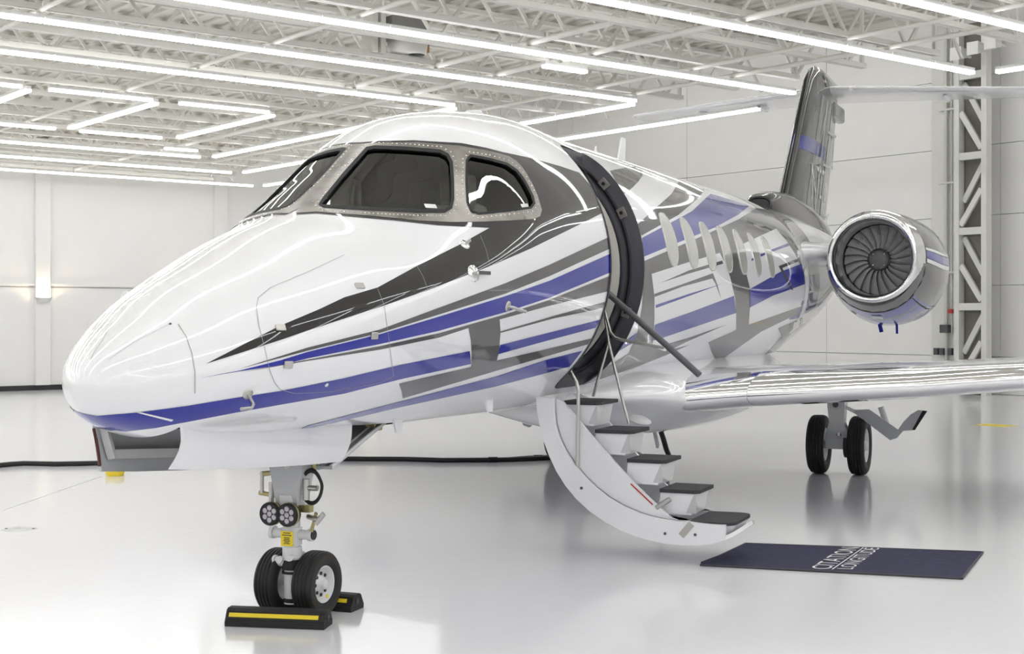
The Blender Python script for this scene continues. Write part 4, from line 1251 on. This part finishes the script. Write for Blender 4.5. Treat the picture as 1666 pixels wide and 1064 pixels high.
# upper leg casting, wider to the top
up = MB()
up.loft([[(sx_ * w_, sy * d_, z) for sx_, sy in ((-1, -1), (1, -1), (1, 1), (-1, 1))] for z, w_, d_ in ((.855, .075, .065), (.93, .085, .08), (1.20, .16, .09))], smooth=False)
up.cyl((0, 0, .74), (0, 0, .86), .05, n=22)
up.build('upper_leg', GEARG, NG)
MB().cyl((0.0, 0, .845), (0, 0, .90), .085, n=24).build('leg_collar', GEARW, NG)
MB().cyl((.02, -.088, 1.06), (.02, -.10, 1.06), .018, n=12).build('access_port', GEARW, NG)
bk = MB(); bk.box((0, -.02, .838), (.30, .05, .035)); bk.build('lamp_bracket', BRASS, NG)
for sx in (-.068, .056):
    TLt = MB().lathe([(.02, .001), (.02, .06), (-.0, .069), (-.045, .071), (-.05, .066), (-.046, .059)], (sx, -.17, .648), (0, 1, 0), 32).build('taxi_light', SEAL, NG, label='round black taxi light')
    MB().lathe([(-.046, .0595), (-.044, .001)], (sx, -.17, .648), (0, 1, 0), 28).build('light_face', BLACK, TLt, fixn=False)
    MB().lathe([(-.03, .072), (-.026, .0745), (-.018, .0745), (-.014, .072)], (sx, -.17, .648), (0, 1, 0), 32).build('clamp_ring', BRASS, TLt)
    for k in range(7):
        a = k * math.pi / 3 + math.pi / 6; r_ = 0 if k == 6 else .037
        MB().lathe([(-.054, .001), (-.052, .010), (-.046, .0165)], (sx + r_ * math.cos(a), -.17, .648 + r_ * math.sin(a)), (0, 1, 0), 12).build('lens', LENS, TLt, fixn=False)
hz = MB()
hz.tube([(.15 + .075 * math.cos(a), -.02, .95 + .085 * math.sin(a)) for a in np.linspace(2.2, -2.3, 20)], .010, 8)
hz.build('hydraulic_hose', SEAL, NG)
for p0, p1, r in (((-.2, -.03, .90), (-.2, -.03, 1.02), .013), ((-.21, -.03, 1.01), (-.10, -.03, 1.02), .011), ((-.22, -.03, .90), (-.10, -.02, .89), .011), ((-.13, -.03, .86), (-.13, -.03, .97), .018), ((.12, -.03, .88), (.12, -.03, 1.0), .022), ((.10, -.03, .94), (.2, -.03, .94), .018), ((.13, -.03, .80), (.22, -.05, .79), .013), ((.2, -.05, .77), (.25, -.04, .82), .015), ((.15, -.02, .72), (.19, -.03, .82), .011), ((.16, .02, 1.10), (.24, .05, 1.14), .015), ((.14, .02, 1.02), (.14, .02, 1.12), .016)):
    MB().cyl(p0, p1, r, n=10).build('gear_fitting', BRASS if r in (.011, .016) else STEEL, NG)
# drag brace running aft up to the belly
MB().bar((0.1, .05, .92), (.1, .85, 1.14), .05).build('drag_brace', GEARW, NG)
MB().bar((-0.1, .05, .92), (-.1, .85, 1.14), .05).build('drag_brace', GEARW, NG)

for o_ in NG.children:
    if o_.name.split('.')[0] in ('tire', 'wheel_hub', 'wheel_rim', 'hub_hole', 'hub_bolt', 'axle', 'taxi_light', 'drag_brace', 'sidewall'): continue
    for q_ in [o_] + list(o_.children):
        for v_ in q_.data.vertices:
            v_.co.z = float(np.interp(v_.co.z, [0, .24, .40, .445, .475, .52, .618, .668, .718, .74, .855, .93, 1.0, 1.2], [0, .24, .275, .30, .36, .39, .45, .49, .54, .56, .70, .80, .86, 1.16])); v_.co.y -= .09; v_.co.x += .015
for v_ in NG.data.vertices:
    v_.co.z = float(np.interp(v_.co.z, [0, .24, .50, .56, .72], [0, .24, .37, .44, .60])); v_.co.y -= .09; v_.co.x += .015

# nose gear doors
def door_panel(pts, x, thick, curve, m, name, **kw):
    """side panel given by (y, z) rows; bulges outwards a little"""
    mb = MB()
    n = len(pts[0]); rows = []
    for j, row in enumerate(pts):
        f = j / (len(pts) - 1)
        rows.append([(x + curve * math.sin(math.pi * f) - math.copysign(.06 * f, x), y, z) for y, z in row])
    for sgn in (0, 1):
        rr = [[(p_[0] - thick * sgn, p_[1], p_[2]) for p_ in r_] for r_ in rows]
        mb.loft(rr, False, False)
    # rim
    for edge in ([r_[0] for r_ in rows], [r_[-1] for r_ in rows], rows[0], rows[-1]):
        mb.loft([edge, [(p_[0] - thick, p_[1], p_[2]) for p_ in edge]], False, False, False)
    return mb.build(name, m, JET, **kw)
ND = []
tops = [(295, 687), (340, 692), (400, 696), (470, 697), (520, 697), (573, 700)]
bots = [(278, 764), (330, 764), (400, 762), (450, 759.5), (505, 756), (555, 751)]
rows = []
for j in range(6):
    f = j / 5; row = []
    for k, (a, b) in enumerate(zip(tops, bots)):
        px = a[0] + (b[0] - a[0]) * f; py = a[1] + (b[1] - a[1]) * f
        if k == 0: px += 10 * math.sin(math.pi * f) * .6
        p_ = onx(px, py, .29 - .06 * f); z_ = p_[2] + (0.04 if j == 0 else 0)
        row.append((p_[1], z_))
    rows.append(row)
pd = door_panel(rows, .29, .018, .02, WHITE, 'nose_gear_door', label='white outer nose gear door')
sd = door_panel([[(y, z - .03 * ri_ / 5) for y, z in r_] for ri_, r_ in enumerate(rows)], -.29, -.018, -.02, GEARG, 'nose_gear_door', label='grey inner face of the far nose gear door')
fr_ = MB()
zz0 = min(z for r_ in rows for _, z in r_); ya = rows[0][0][0]; yb = rows[0][-1][0]
zf = rows[-1][0][1]; za_ = rows[-1][-1][1]
fr_.bar((-.215, ya + .06, zf + .055), (-.215, yb - .05, za_ + .055), .02, .05); fr_.bar((-.205, ya + .07, zf + .03), (-.252, ya + .05, zf + .21), .02, .05)
fr_.build('door_stiffener', mat('door inner light grey', (0.60, 0.60, 0.60), 0.4, noise=.05), sd)
MB().tube([(-.282 - .02 * math.sin(math.pi * j / 5) + .06 * j / 5, rows[j][0][0] - .004, rows[j][0][1]) for j in range(1, 6)], .009, 6).build('edge_seal', mat('seal brown', (0.10, 0.03, 0.025), 0.6), sd)
br = MB(); br.prism([(-.26, ya + .93, 1.22), (-.26, ya + 1.05, 1.22), (-.26, ya + .92, .97), (-.26, ya + .86, 1.08)], (.02, 0, 0)); br.build('door_bracket', GEARG, sd)
MB().cyl((-.24, ya + .9, 1.06), (-.2, ya + .9, 1.06), .015, n=8).build('door_pin', BRASS, sd)
# slanting aft door under the drag brace
a1_ = onx(637, 689, .22); a2_ = onx(541, 764, .22)
sp = MB()
dv = Vector(a2_) - Vector(a1_)
for sgn in (0,):
    A1 = Vector((.22, a1_[1], a1_[2] + .03)); A2 = Vector((.22, a2_[1], a2_[2]))
    nrm = Vector((0, dv.z, -dv.y)).normalized() * .02
    sp.prism([A1, A2, A2 + Vector((-.44, 0, 0)), A1 + Vector((-.44, 0, 0))], nrm)
ad = sp.build('aft_gear_door', GEARG, JET)
for x in (.21, .15): MB().cyl((x, a1_[1], a1_[2] + .045), (x, a2_[1], a2_[2] + .02), .012, n=8).build('door_rail', GEARW, ad)
MB().bbox((.16, a1_[1] - .13, a1_[2] - .01), (.08, .1, .06), .01).build('door_bracket', BRASS, ad)

# ------------------------------------------------------------------ main gear
def main_gear(sg):
    MX, MY = 1.655, 9.13
    leg = MB()
    leg.loft([[(sg * (MX + sx * w_), MY + sy * d_ + dy, z) for sx, sy in ((-1, -1), (1, -1), (1, 1), (-1, 1))] for z, w_, d_, dy in ((1.2, .10, .10, -.1), (.80, .10, .10, -.1), (.62, .085, .08, -.1), (.52, .12, .07, -.08), (.42, .15, .09, -.02), (.30, .13, .10, 0))], smooth=False)
    G = leg.build('main_landing_gear', GEARW, JET, label='grey main gear leg with twin wheels under the port wing' if sg > 0 else 'grey main gear leg with twin wheels under the starboard wing')
    for sx in (-1, 1):
        wheel(G, (sg * MX + sx * .235, MY, .345), .345, .20, .20, face=sx)
        for k in range(10):
            a = 2 * math.pi * k / 10
            MB().cyl((sg * MX + sx * (.235 + .035), MY + .115 * math.cos(a), .345 + .115 * math.sin(a)), (sg * MX + sx * (.235 + .045), MY + .115 * math.cos(a), .345 + .115 * math.sin(a)), .018, n=8).build('hub_hole', BLACK, G)
    MB().cyl((sg * MX - .26, MY, .345), (sg * MX + .26, MY, .345), .05, n=16).build('axle', GEARG, G)
    pv = MB(); pv.cyl((sg * MX, MY - .22, .83), (sg * MX, MY + .1, .83), .055, n=18); pv.build('pivot_pin', GEARW, G)
    MB().cyl((sg * MX, MY - .225, .83), (sg * MX, MY - .235, .83), .035, n=16).build('pin_cap', BOXG, G)
    MB().cyl((sg * (MX + .02), MY - .12, .45), (sg * (MX + .02), MY + .02, .82), .04, n=14).build('shock_strut', CHROME, G)
    MB().bar((sg * (MX + .09), MY - .12, .80), (sg * (MX + .30), MY - .1, .70), .04).build('link_arm', GEARW, G); MB().bar((sg * (MX - .12), MY - .18, .44), (sg * (MX - .28), MY - .2, .47), .06).build('brake_arm', GEARW, G)
    br_ = MB(); br_.lathe([(-.05, .10), (-.05, .15), (.05, .15), (.05, .10)], (sg * MX + .12, MY, .345), (1, 0, 0), 24, closed=True); br_.build('brake_pack', BOXG, G)
    def pp(px, py, y=9.0):
        q_ = ony(px, py, y); return (sg * q_[0], y, q_[2])
    d1 = MB(); d1.prism([pp(1383, 667), pp(1414, 666), pp(1461, 699), pp(1448, 716)], (0, .03, 0)); D1 = d1.build('main_gear_door', GEARG, G)
    d2 = MB(); d2.prism([pp(1448, 716), pp(1461, 699), pp(1470, 686), pp(1482, 674), pp(1494, 667), pp(1508, 669), pp(1488, 700), pp(1469, 701), pp(1459, 713)], (0, .03, 0)); d2.build('main_gear_door', GEARG, G)
    d3 = MB(); d3.prism([pp(1501, 668, 8.99), pp(1508, 669, 8.99), pp(1488, 700, 8.99), pp(1484, 699, 8.99)], (0, .05, 0)); d3.build('door_edge_seal', SEAL, G)
    MB().cyl(pp(1433, 662, 9.1), pp(1443, 692, 9.1), .035, n=12).build('door_strut', GEARW, G)
main_gear(1); main_gear(-1)

# ------------------------------------------------------------------ airstair
AY0, AY1 = 2.60, 3.26
outer_px = [(872, 645), (874, 668), (878, 690), (884, 716), (893, 740), (905, 766), (920, 790), (938, 812), (960, 832), (984, 849), (1010, 863), (1035, 873), (1060, 880), (1085, 885), (1110, 887), (1135, 887.5), (1160, 885), (1180, 879)]
inner_px = [(900, 648), (901, 668), (903, 690), (910, 714), (920, 735), (934, 756), (950, 775), (968, 793), (990, 810), (1014, 824), (1040, 835), (1060, 841), (1080, 845), (1100, 847.5), (1120, 848), (1140, 851), (1160, 853), (1180, 854)]
OUT = [ony(*p_, AY0) for p_ in outer_px]; INN = [ony(*p_, AY0) for p_ in inner_px]
sk = MB()
def strip_solid(a_list, b_list, y0, y1):
    """closed plate between two xz curves from y0 to y1"""
    r = []
    for a, b in zip(a_list, b_list):
        r.append([(a[0], y0, a[2]), (b[0], y0, b[2]), (b[0], y1, b[2]), (a[0], y1, a[2])])
    return r
off = []
for i, p_ in enumerate(OUT):
    a = OUT[max(0, i - 1)]; b = OUT[min(len(OUT) - 1, i + 1)]
    t_ = np.array([b[0] - a[0], b[2] - a[2]]); t_ /= np.linalg.norm(t_)
    nn = np.array([-t_[1], t_[0]])   # towards the inside
    off.append((p_[0] + nn[0] * .03, 0, p_[2] + nn[1] * .03))
rr_ = strip_solid(OUT, off, AY0, AY1)
for dx_, dz_, y0_, y1_ in ((.05, .025, 2.66, 3.22), (.09, .052, 2.76, 3.14), (.105, .066, 2.9, 3.02)):
    a_, b_ = OUT[-1], off[-1]
    rr_.append([(a_[0] + dx_, y0_, a_[2] + dz_), (b_[0] + dx_, y0_, b_[2] + dz_), (b_[0] + dx_, y1_, b_[2] + dz_), (a_[0] + dx_, y1_, a_[2] + dz_)])
sk.loft(rr_, True, True, False)
STAIR = sk.build('airstair_door', WHITE, JET, label='lowered airstair door with five dark treads')
for y0, y1 in ((AY0 - .005, AY0 + .03), (AY1 - .03, AY1 + .005)):
    MB().loft(strip_solid(OUT, INN, y0, y1), True, True, False).build('side_rim', WHITE, STAIR)
# second, recessed cheek panel up to the tread line
trd = []
for k in range(5):
    trd.append((0.843 + .261 * k, 1.193 - .2158 * k))
ck = [(INN[0][0], INN[0][2] + .06)] + [(trd[0][0] - .15, trd[0][1] + .02)]
poly = [(p_[0], p_[2]) for p_ in INN[:15]]
upper = [(trd[4][0] - .15, trd[4][1] - .03), (trd[3][0] - .06, trd[3][1] - .19), (trd[2][0] - .09, trd[2][1] - .16), (trd[1][0] - .10, trd[1][1] - .10), (trd[0][0] - .13, trd[0][1] + .0)]
for y0 in (AY0 + .05,):
    mb = MB(); mb.prism([(x, y0, z) for x, z in poly + upper], (0, .03, 0)); mb.build('cheek_panel', WHITE, STAIR)
mb = MB(); mb.prism([(x, AY1 - .05, z) for x, z in poly + upper], (0, .03, 0)); mb.build('cheek_panel', WHITE, STAIR)
# steps
SY0, SY1 = 2.72, 3.14
for k, (x, z) in enumerate(trd):
    if k < 4:
        t0, t1 = x - .15, x + .155
        s = MB()
        ch = .035
        plan = [(t0, SY0), (t1 - ch, SY0), (t1, SY0 + ch), (t1, SY1), (t0, SY1)]
        s.prism([(a, b, z - .028) for a, b in plan], (0, 0, .028))
        S = s.build('step', TREAD, STAIR)
        rs = MB()   # white riser box beneath the tread, leaning back
        rs.prism([(t0 + .005, SY0 + .012, z - .03), (t1 - .03, SY0 + .012, z - .03), (t1 - .06, SY0 + .012, z - .19), (t0 - .02, SY0 + .012, z - .19)], (0, SY1 - SY0 - .05, 0))
        rs.build('riser', WHITE, S)
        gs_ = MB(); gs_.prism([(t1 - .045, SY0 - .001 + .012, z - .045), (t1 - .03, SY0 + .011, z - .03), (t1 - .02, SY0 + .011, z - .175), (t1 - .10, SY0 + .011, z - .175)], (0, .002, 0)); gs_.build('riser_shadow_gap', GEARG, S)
    else:
        t0, t1 = x - .155, x + .205
        s = MB()
        def corner(cx, cy, r, a0):
            return [(cx + r * math.cos(a0 + t * math.pi / 8), cy + r * math.sin(a0 + t * math.pi / 8)) for t in range(5)]
        plan = [(t0, SY0 - .10), ] + corner(t1 - .12, SY0 + .0, .10, -math.pi / 2) + corner(t1 - .12, SY1 - .02, .10, 0) + [(t0, SY1 + .06)]
        s.prism([(a, b, z - .022) for a, b in plan], (0, 0, .022))
        S = s.build('step', TREAD, STAIR)
        b_ = MB(); b_.loft([[(a, b, z - .024) for a, b in plan], [(t0 + (a - t0) * .75, AY0 + .1 + (b - AY0) * .8, z - .13) for a, b in plan]], True, True, False); b_.build('step_underside', WHITE, S)
# small hardware on the side rim
hw_ = MB()
for px, py in ((946, 794), (1082, 868), (1131, 870)):
    p_ = ony(px, py, AY0 - .006); hw_.cyl((p_[0], AY0 - .012, p_[2]), (p_[0], AY0 + .0, p_[2]), .011, n=12)
hw_.build('rim_bolts', BOXG, STAIR)
a, b = ony(1125, 852, AY0 - .008), ony(1108, 872, AY0 - .008)
MB().bar((a[0], AY0 - .008, a[2]), (b[0], AY0 - .008, b[2]), .006, .05, up=(1, 0, 1)).build('latch_lever', mat('taupe lever', (0.45, 0.43, 0.40), 0.5), STAIR)
a, b = ony(1026, 787, AY0 + .045), ony(1062, 821, AY0 + .045)
MB().bar((a[0], AY0 + .045, a[2]), (b[0], AY0 + .045, b[2]), .004, .009, up=(1, 0, 1)).build('red_marking', REDM, STAIR)
a, b = ony(1068, 826, AY0 + .06), ony(1090, 812, AY0 + .06)
MB().cyl((a[0], AY0 + .06, a[2]), (b[0], AY0 + .06, b[2]), .02, n=12).build('damper', STEEL, STAIR)
# rails
def ypt(px, py, y):
    p_ = ony(px, py, y); return (p_[0], p_[1], p_[2])
MB().tube([ypt(922, 594, 2.66), ypt(927, 602, 2.66), ypt(938, 622, 2.64), ypt(941, 634, 2.63), ypt(940.5, 700, 2.63), ypt(939, 762, 2.63)], .014, 10).build('handrail', STEEL, STAIR, label='bent steel handrail')
MB().tube([ypt(983, 500, 3.2), ypt(988, 522, 3.2), ypt(993, 540, 3.2), ypt(1000, 549, 3.2), ypt(1012, 553, 3.2), ypt(1081, 566, 3.2)], .013, 10).build('handrail', STEEL, STAIR)
MB().tube([ypt(983, 506, 3.2), ypt(990.5, 557, 3.2), ypt(978, 600, 3.2), ypt(965, 645, 3.2)], .012, 10).build('handrail', STEEL, STAIR)
MB().tube([ypt(989, 552, 3.2), ypt(1010, 640, 3.2), ypt(1023, 690, 3.2)], .012, 10).build('handrail', STEEL, STAIR)
MB().tube([ypt(988, 476, 3.18), ypt(1060, 540, 3.12), ypt(1138, 610, 3.05)], .026, 12).build('support_arm', mat('dark grey arm', (0.11, 0.11, 0.12), 0.4, noise=.05), STAIR, label='dark grey padded support arm')
a = ypt(1040, 684, 3.3)
MB().lathe([(0, .001), (0, .095), (.006, .1), (.012, .095), (.012, .001)], a, (0.30, -.18, .93), 24).build('step_light', GEARG, STAIR)

# ------------------------------------------------------------------ probes, lights and antennas
def stud(px, py, r, h_, m, name, n=20, mirror=False):
    h = hit(px, py); c = Vector(h[0]); nn = Vector(h[1])
    o = MB().lathe([(-.002, r), (h_, r * .96), (h_, .0005)], c, nn, n).build(name, m, JET, fixn=False)
    return o, c, nn
o, c, nn = stud(770, 445, .055, .006, CHROME, 'air_data_vane')
MB().cyl(c, c + nn * .035, .012, n=10).build('vane_hub', STEEL, o)
MB().bar(c + nn * .03, c + nn * .03 + Vector((.02, .15, -.0)), .008, .022).build('vane', BOXG, o)
o, c, nn = stud(756, 398, .036, .006, CHROME, 'air_data_vane')
MB().bar(c + nn * .015, c + nn * .02 + Vector((.0, .06, .02)), .008, .02).build('vane', STEEL, o)
o, c, nn = stud(826, 498, .035, .006, STEEL, 'pitot_probe')
MB().tube([c, c + nn * .05, c + nn * .06 + Vector((0, .05, -.01)), c + nn * .065 + Vector((0, .15, -.02))], .011, 8).build('probe_tube', STEEL, o)
o, c, nn = stud(403, 641, .03, .006, STEEL, 'pitot_probe')
MB().tube([c, c + nn * .06 + Vector((0, 0, -.02)), c + nn * .075 + Vector((0, -.03, -.03)), c + nn * .075 + Vector((0, -.12, -.03))], .009, 8).build('probe_tube', STEEL, o)
for px, py in ((585, 466), (456, 534), (608, 546), (468, 593)):
    h = hit(px, py); c = Vector(h[0]); nn = Vector(h[1]); s, u, d = frame_of(nn)
    R = Matrix((s, u, d)).transposed()
    MB().bbox(c + nn * .006, (.055, .04, .014), .004, R).build('door_latch', STEEL, JET)
h = hit(531, 626); MB().lathe([(0, .014), (.006, .01), (.006, .0005)], h[0], h[1], 12).build('drain_port', GEARW, JET, fixn=False)
h = hit(277, 527); MB().lathe([(0, .008), (.004, .006), (.004, .0005)], h[0], h[1], 10).build('lightning_stud', BOXG, JET, fixn=False)
# roof beacon and blade antennas
zt_ = float(prof(2.55)[1])
MB().lathe([(-.01, .085), (.02, .082), (.045, .06), (.055, .0005)], (0, 2.55, zt_ + .0), (0, 0, 1), 20).build('beacon', GEARW, JET, fixn=False)
for y, hh, ch in ((5.95, .30, .22), (5.25, .12, .08)):
    MB().loft([[(-.012, y, 3.37), (.012, y, 3.37), (.012, y + ch, 3.37), (-.012, y + ch, 3.37)], [(-.006, y + .10 * hh / .3 + .04, 3.39 + hh), (.006, y + .10 * hh / .3 + .04, 3.39 + hh), (.006, y + .1 * hh / .3 + ch * .75, 3.39 + hh), (-.006, y + .1 * hh / .3 + ch * .75, 3.39 + hh)]], smooth=False).build('blade_antenna', WHITE, JET)
for (px, py, x, hh) in ((795, 652, .55, .08), (646, 690, .35, .08)):
    p_ = onx(px, py, x); w_, a_, b_, m_ = prof(p_[1])
    z0 = float(m_ - (m_ - b_) * math.sqrt(max(0, 1 - (x / w_)**2)))
    MB().loft([[(x - .01, p_[1] - .06, z0 + .02), (x + .01, p_[1] - .06, z0 + .02), (x + .01, p_[1] + .06, z0 + .02), (x - .01, p_[1] + .06, z0 + .02)], [(x - .005, p_[1] - .02, z0 - hh), (x + .005, p_[1] - .02, z0 - hh), (x + .005, p_[1] + .06, z0 - hh), (x - .005, p_[1] + .06, z0 - hh)]], smooth=False).build('belly_antenna', WHITE, JET)
MB().bar((.35, 6.1, .70), (.34, 6.25, .52), .025, .05).build('drain_mast', GEARG, JET)
MB().loft([[(.1, 4.6, .74), (.3, 4.6, .74), (.3, 5.5, .70), (.1, 5.5, .70)], [(.12, 4.7, .655), (.28, 4.7, .655), (.28, 5.2, .655), (.12, 5.2, .655)]], smooth=False).build('belly_antenna', GEARG, JET)

# ------------------------------------------------------------------ wheel chocks
def chock(c, L, label, ang=0.0):
    t = thing('wheel_chock', label, 'wheel chock', (c[0], c[1], 0), ang, 'rubber chocks at the nose wheels')
    prof_ = [(-.085, 0.0), (.085, 0.0), (.088, .025), (.05, .092), (.03, .102), (-.03, .102), (-.05, .092), (-.088, .025)]
    m = MB()
    ys = [p_ for p_ in prof_]
    m.prism([(-L / 2, a, b) for a, b in ys], (L, 0, 0)); m.build('rubber_block', CHOCKR, t)
    for f in (.12, .3, .5, .92):
        for s in (-1, 1):
            a = s * (.088 + (.05 - .088) * f); b = .025 + .067 * f
            if f == .5:
                st = MB(); st.prism([(-L / 2 + .02, s * .0705, .056), (L / 2 - .04, s * .0705, .056), (L / 2 - .04, s * .058, .078), (-L / 2 + .02, s * .058, .078)], (0, s * .003, .001)); st.build('yellow_stripe', YELLOW, t)
            else:
                rb_ = MB(); rb_.bar((-L / 2 + .005, a, b), (L / 2 - .005, a, b), .008); rb_.build('rib', CHOCKR, t)
    for s in (-1, 1):
        MB().cyl((s * (L / 2 - .001), 0, .055), (s * (L / 2 + .003), 0, .055), .02, n=12).build('rope_hole', BLACK, t)
    return t
c1_ = onz(362, 1019); c2_ = onz(527, 1022)
chock(((c1_[0] + c2_[0]) / 2, (c1_[1] + c2_[1]) / 2 + .06), math.hypot(c2_[0] - c1_[0], c2_[1] - c1_[1]), 'black rubber wheel chock with yellow stripe lying ahead of the nose wheels', math.atan2(c2_[1] - c1_[1], c2_[0] - c1_[0]) * .75)
chock((-.04, .25), .62, 'black rubber wheel chock with yellow stripe lying behind the nose wheels', .04)

# ------------------------------------------------------------------ carpet mat
MC = [onz(*p_) for p_ in ((1140, 921), (1213, 886), (1599, 900), (1565, 943))]
mc = sum(MC) / 4
MATM = mat('navy carpet pile', (0.040, 0.040, 0.085), 0.95, noise=0.45, nscale=14, bump=0.6, bscale=260)
CARPET = thing('floor_mat', 'dark navy carpet mat with white lettering laid before the airstair', 'mat', (mc[0], mc[1], 0))
def mpt(s, t, z=0.0):   # s along the long side 0..1, t from the near to the far edge 0..1
    a = MC[0] + (MC[3] - MC[0]) * s; b = MC[1] + (MC[2] - MC[1]) * s
    p_ = a + (b - a) * t - mc; return (p_[0], p_[1], z)
def mz(s, t):
    return .011 + .002 * math.sin(9 * s + 3 * t) + .035 * max(0, 1 - s / .05) * max(0, .5 - t) * 2 * .6 + .004 * max(0, t - .8) * math.sin(25 * s)
g = MB(); NS, NT = 60, 24
rows = [[mpt(i / NS, j / NT, mz(i / NS, j / NT)) for i in range(NS + 1)] for j in range(NT + 1)]
g.loft(rows, False, False)
g.loft([[mpt(i / NS, j / NT, .001) for i in range(NS + 1)] for j in (0, NT)], False, False)
for edge in (rows[0], rows[-1], [r_[0] for r_ in rows], [r_[-1] for r_ in rows]):
    g.loft([edge, [(p_[0], p_[1], .001) for p_ in edge]], False, False)
g.build('carpet', MATM, CARPET)
EDGE = mat('mat edging', (0.05, 0.05, 0.06), 0.6)
def strip_edge(f, name):
    e = MB(); e.tube([f(k / 30) for k in range(31)], .009, 6); e.build(name, EDGE, CARPET)
strip_edge(lambda k: mpt(k, 0, .008), 'edging'); strip_edge(lambda k: mpt(k, 1, .008), 'edging')
strip_edge(lambda k: mpt(0, k, .008), 'edging'); strip_edge(lambda k: mpt(1, k, .008), 'edging')
LONG = float(np.linalg.norm(MC[3] - MC[0])); WIDE = float(np.linalg.norm(MC[1] - MC[0]))
def mat_text(body, s0, size, wid, tc_):
    me = text_mesh(body, size, 0, 'lettering')
    xs = [v_.co.x for v_ in me.vertices]; w0 = max(xs) - min(xs); x0 = (max(xs) + min(xs)) / 2
    for v_ in me.vertices:
        t = tc_ + (v_.co.x - x0) / w0 * wid; s = s0 - v_.co.y / LONG
        p_ = mpt(s, t); v_.co = (p_[0], p_[1], mz(s, t) + .004)
    me.materials.append(LETTER)
    link('lettering', me, CARPET)
mat_text('CITATION', .463, .20, .90, .51)
mat_text('LONGITUDE', .553, .16, .86, .53)
ln = MB(); ln.add([mpt(.508, .04, .018), mpt(.514, .04, .018), mpt(.514, .96, .018), mpt(.508, .96, .018)], [(0, 1, 2, 3)]); ln.build('lettering_rule', LETTER, CARPET)

# ------------------------------------------------------------------ cables and yellow pan on the floor
CABM = mat('black cable', (0.012, 0.012, 0.013), 0.5, noise=.1)
def cable(pts, r, label, amp=.02, seed=0):
    rnd = random.Random(seed)
    P = []
    for i in range(len(pts) - 1):
        a, b = Vector(pts[i]), Vector(pts[i + 1])
        k = max(2, int((b - a).length / .25))
        for j in range(k):
            q_ = a.lerp(b, j / k); P.append(q_)
    P.append(Vector(pts[-1]))
    P = [Vector((q_.x + rnd.uniform(-amp, amp), q_.y + rnd.uniform(-amp, amp), q_.z)) for q_ in P]
    t = thing('cable', label, 'cable', (P[0].x, P[0].y, 0))
    MB().tube([q_ - Vector((P[0].x, P[0].y, 0)) for q_ in P], r, 8).build('sheath', CABM, t)
    jt = P[len(P) // 2]
    MB().cyl(jt - Vector((P[0].x + .05, P[0].y + .03, 0)), jt - Vector((P[0].x - .05, P[0].y - .03, 0)), r * 1.3, n=10).build('cable_tie', SEAL, t)
k0 = [onz(px, py) for px, py in ((-60, 763), (0, 760.5), (40, 757.5), (90, 758.5), (150, 757.5), (300, 755), (570, 750), (660, 750.5), (720, 752.5), (800, 752), (850, 750.5), (890, 748.5), (960, 742), (1030, 737))]
cable([(p_[0], p_[1], .03) for p_ in k0] + [(-.2, 8.3, .03), (.05, 7.6, .25), (.15, 6.9, .66)], .030, 'thick black ground power cable trailing over the floor to the belly', .015, 3)
k1 = [onz(px, py) for px, py in ((770, 751), (830, 749), (860, 746.5), (890, 745.5), (960, 740), (1030, 735))]
cable([(p_[0], p_[1], .022) for p_ in k1], .022, 'second black cable splitting off beside the power cable', .01, 5)
p_ = onz(187, 773.5)
YP = thing('drip_pan', 'small yellow tapered pan on the floor under the nose', 'pan', (p_[0], p_[1], 0))
yp = MB(); yp.loft([[(.105 * math.cos(a) * (1 if True else 1), .08 * math.sin(a), 0.0) for a in np.linspace(0, 2 * math.pi, 28, endpoint=False)], [(.135 * math.cos(a), .10 * math.sin(a), .075) for a in np.linspace(0, 2 * math.pi, 28, endpoint=False)], [(.122 * math.cos(a), .09 * math.sin(a), .075) for a in np.linspace(0, 2 * math.pi, 28, endpoint=False)], [(.1 * math.cos(a), .072 * math.sin(a), .012) for a in np.linspace(0, 2 * math.pi, 28, endpoint=False)]])
yp.build('pan_body', YELLOW, YP)
MB().tube([(.133 * math.cos(a), .099 * math.sin(a), .075) for a in np.linspace(0, 2 * math.pi, 28, endpoint=False)], .007, 6, closed=True).build('pan_rim', YELLOW, YP)
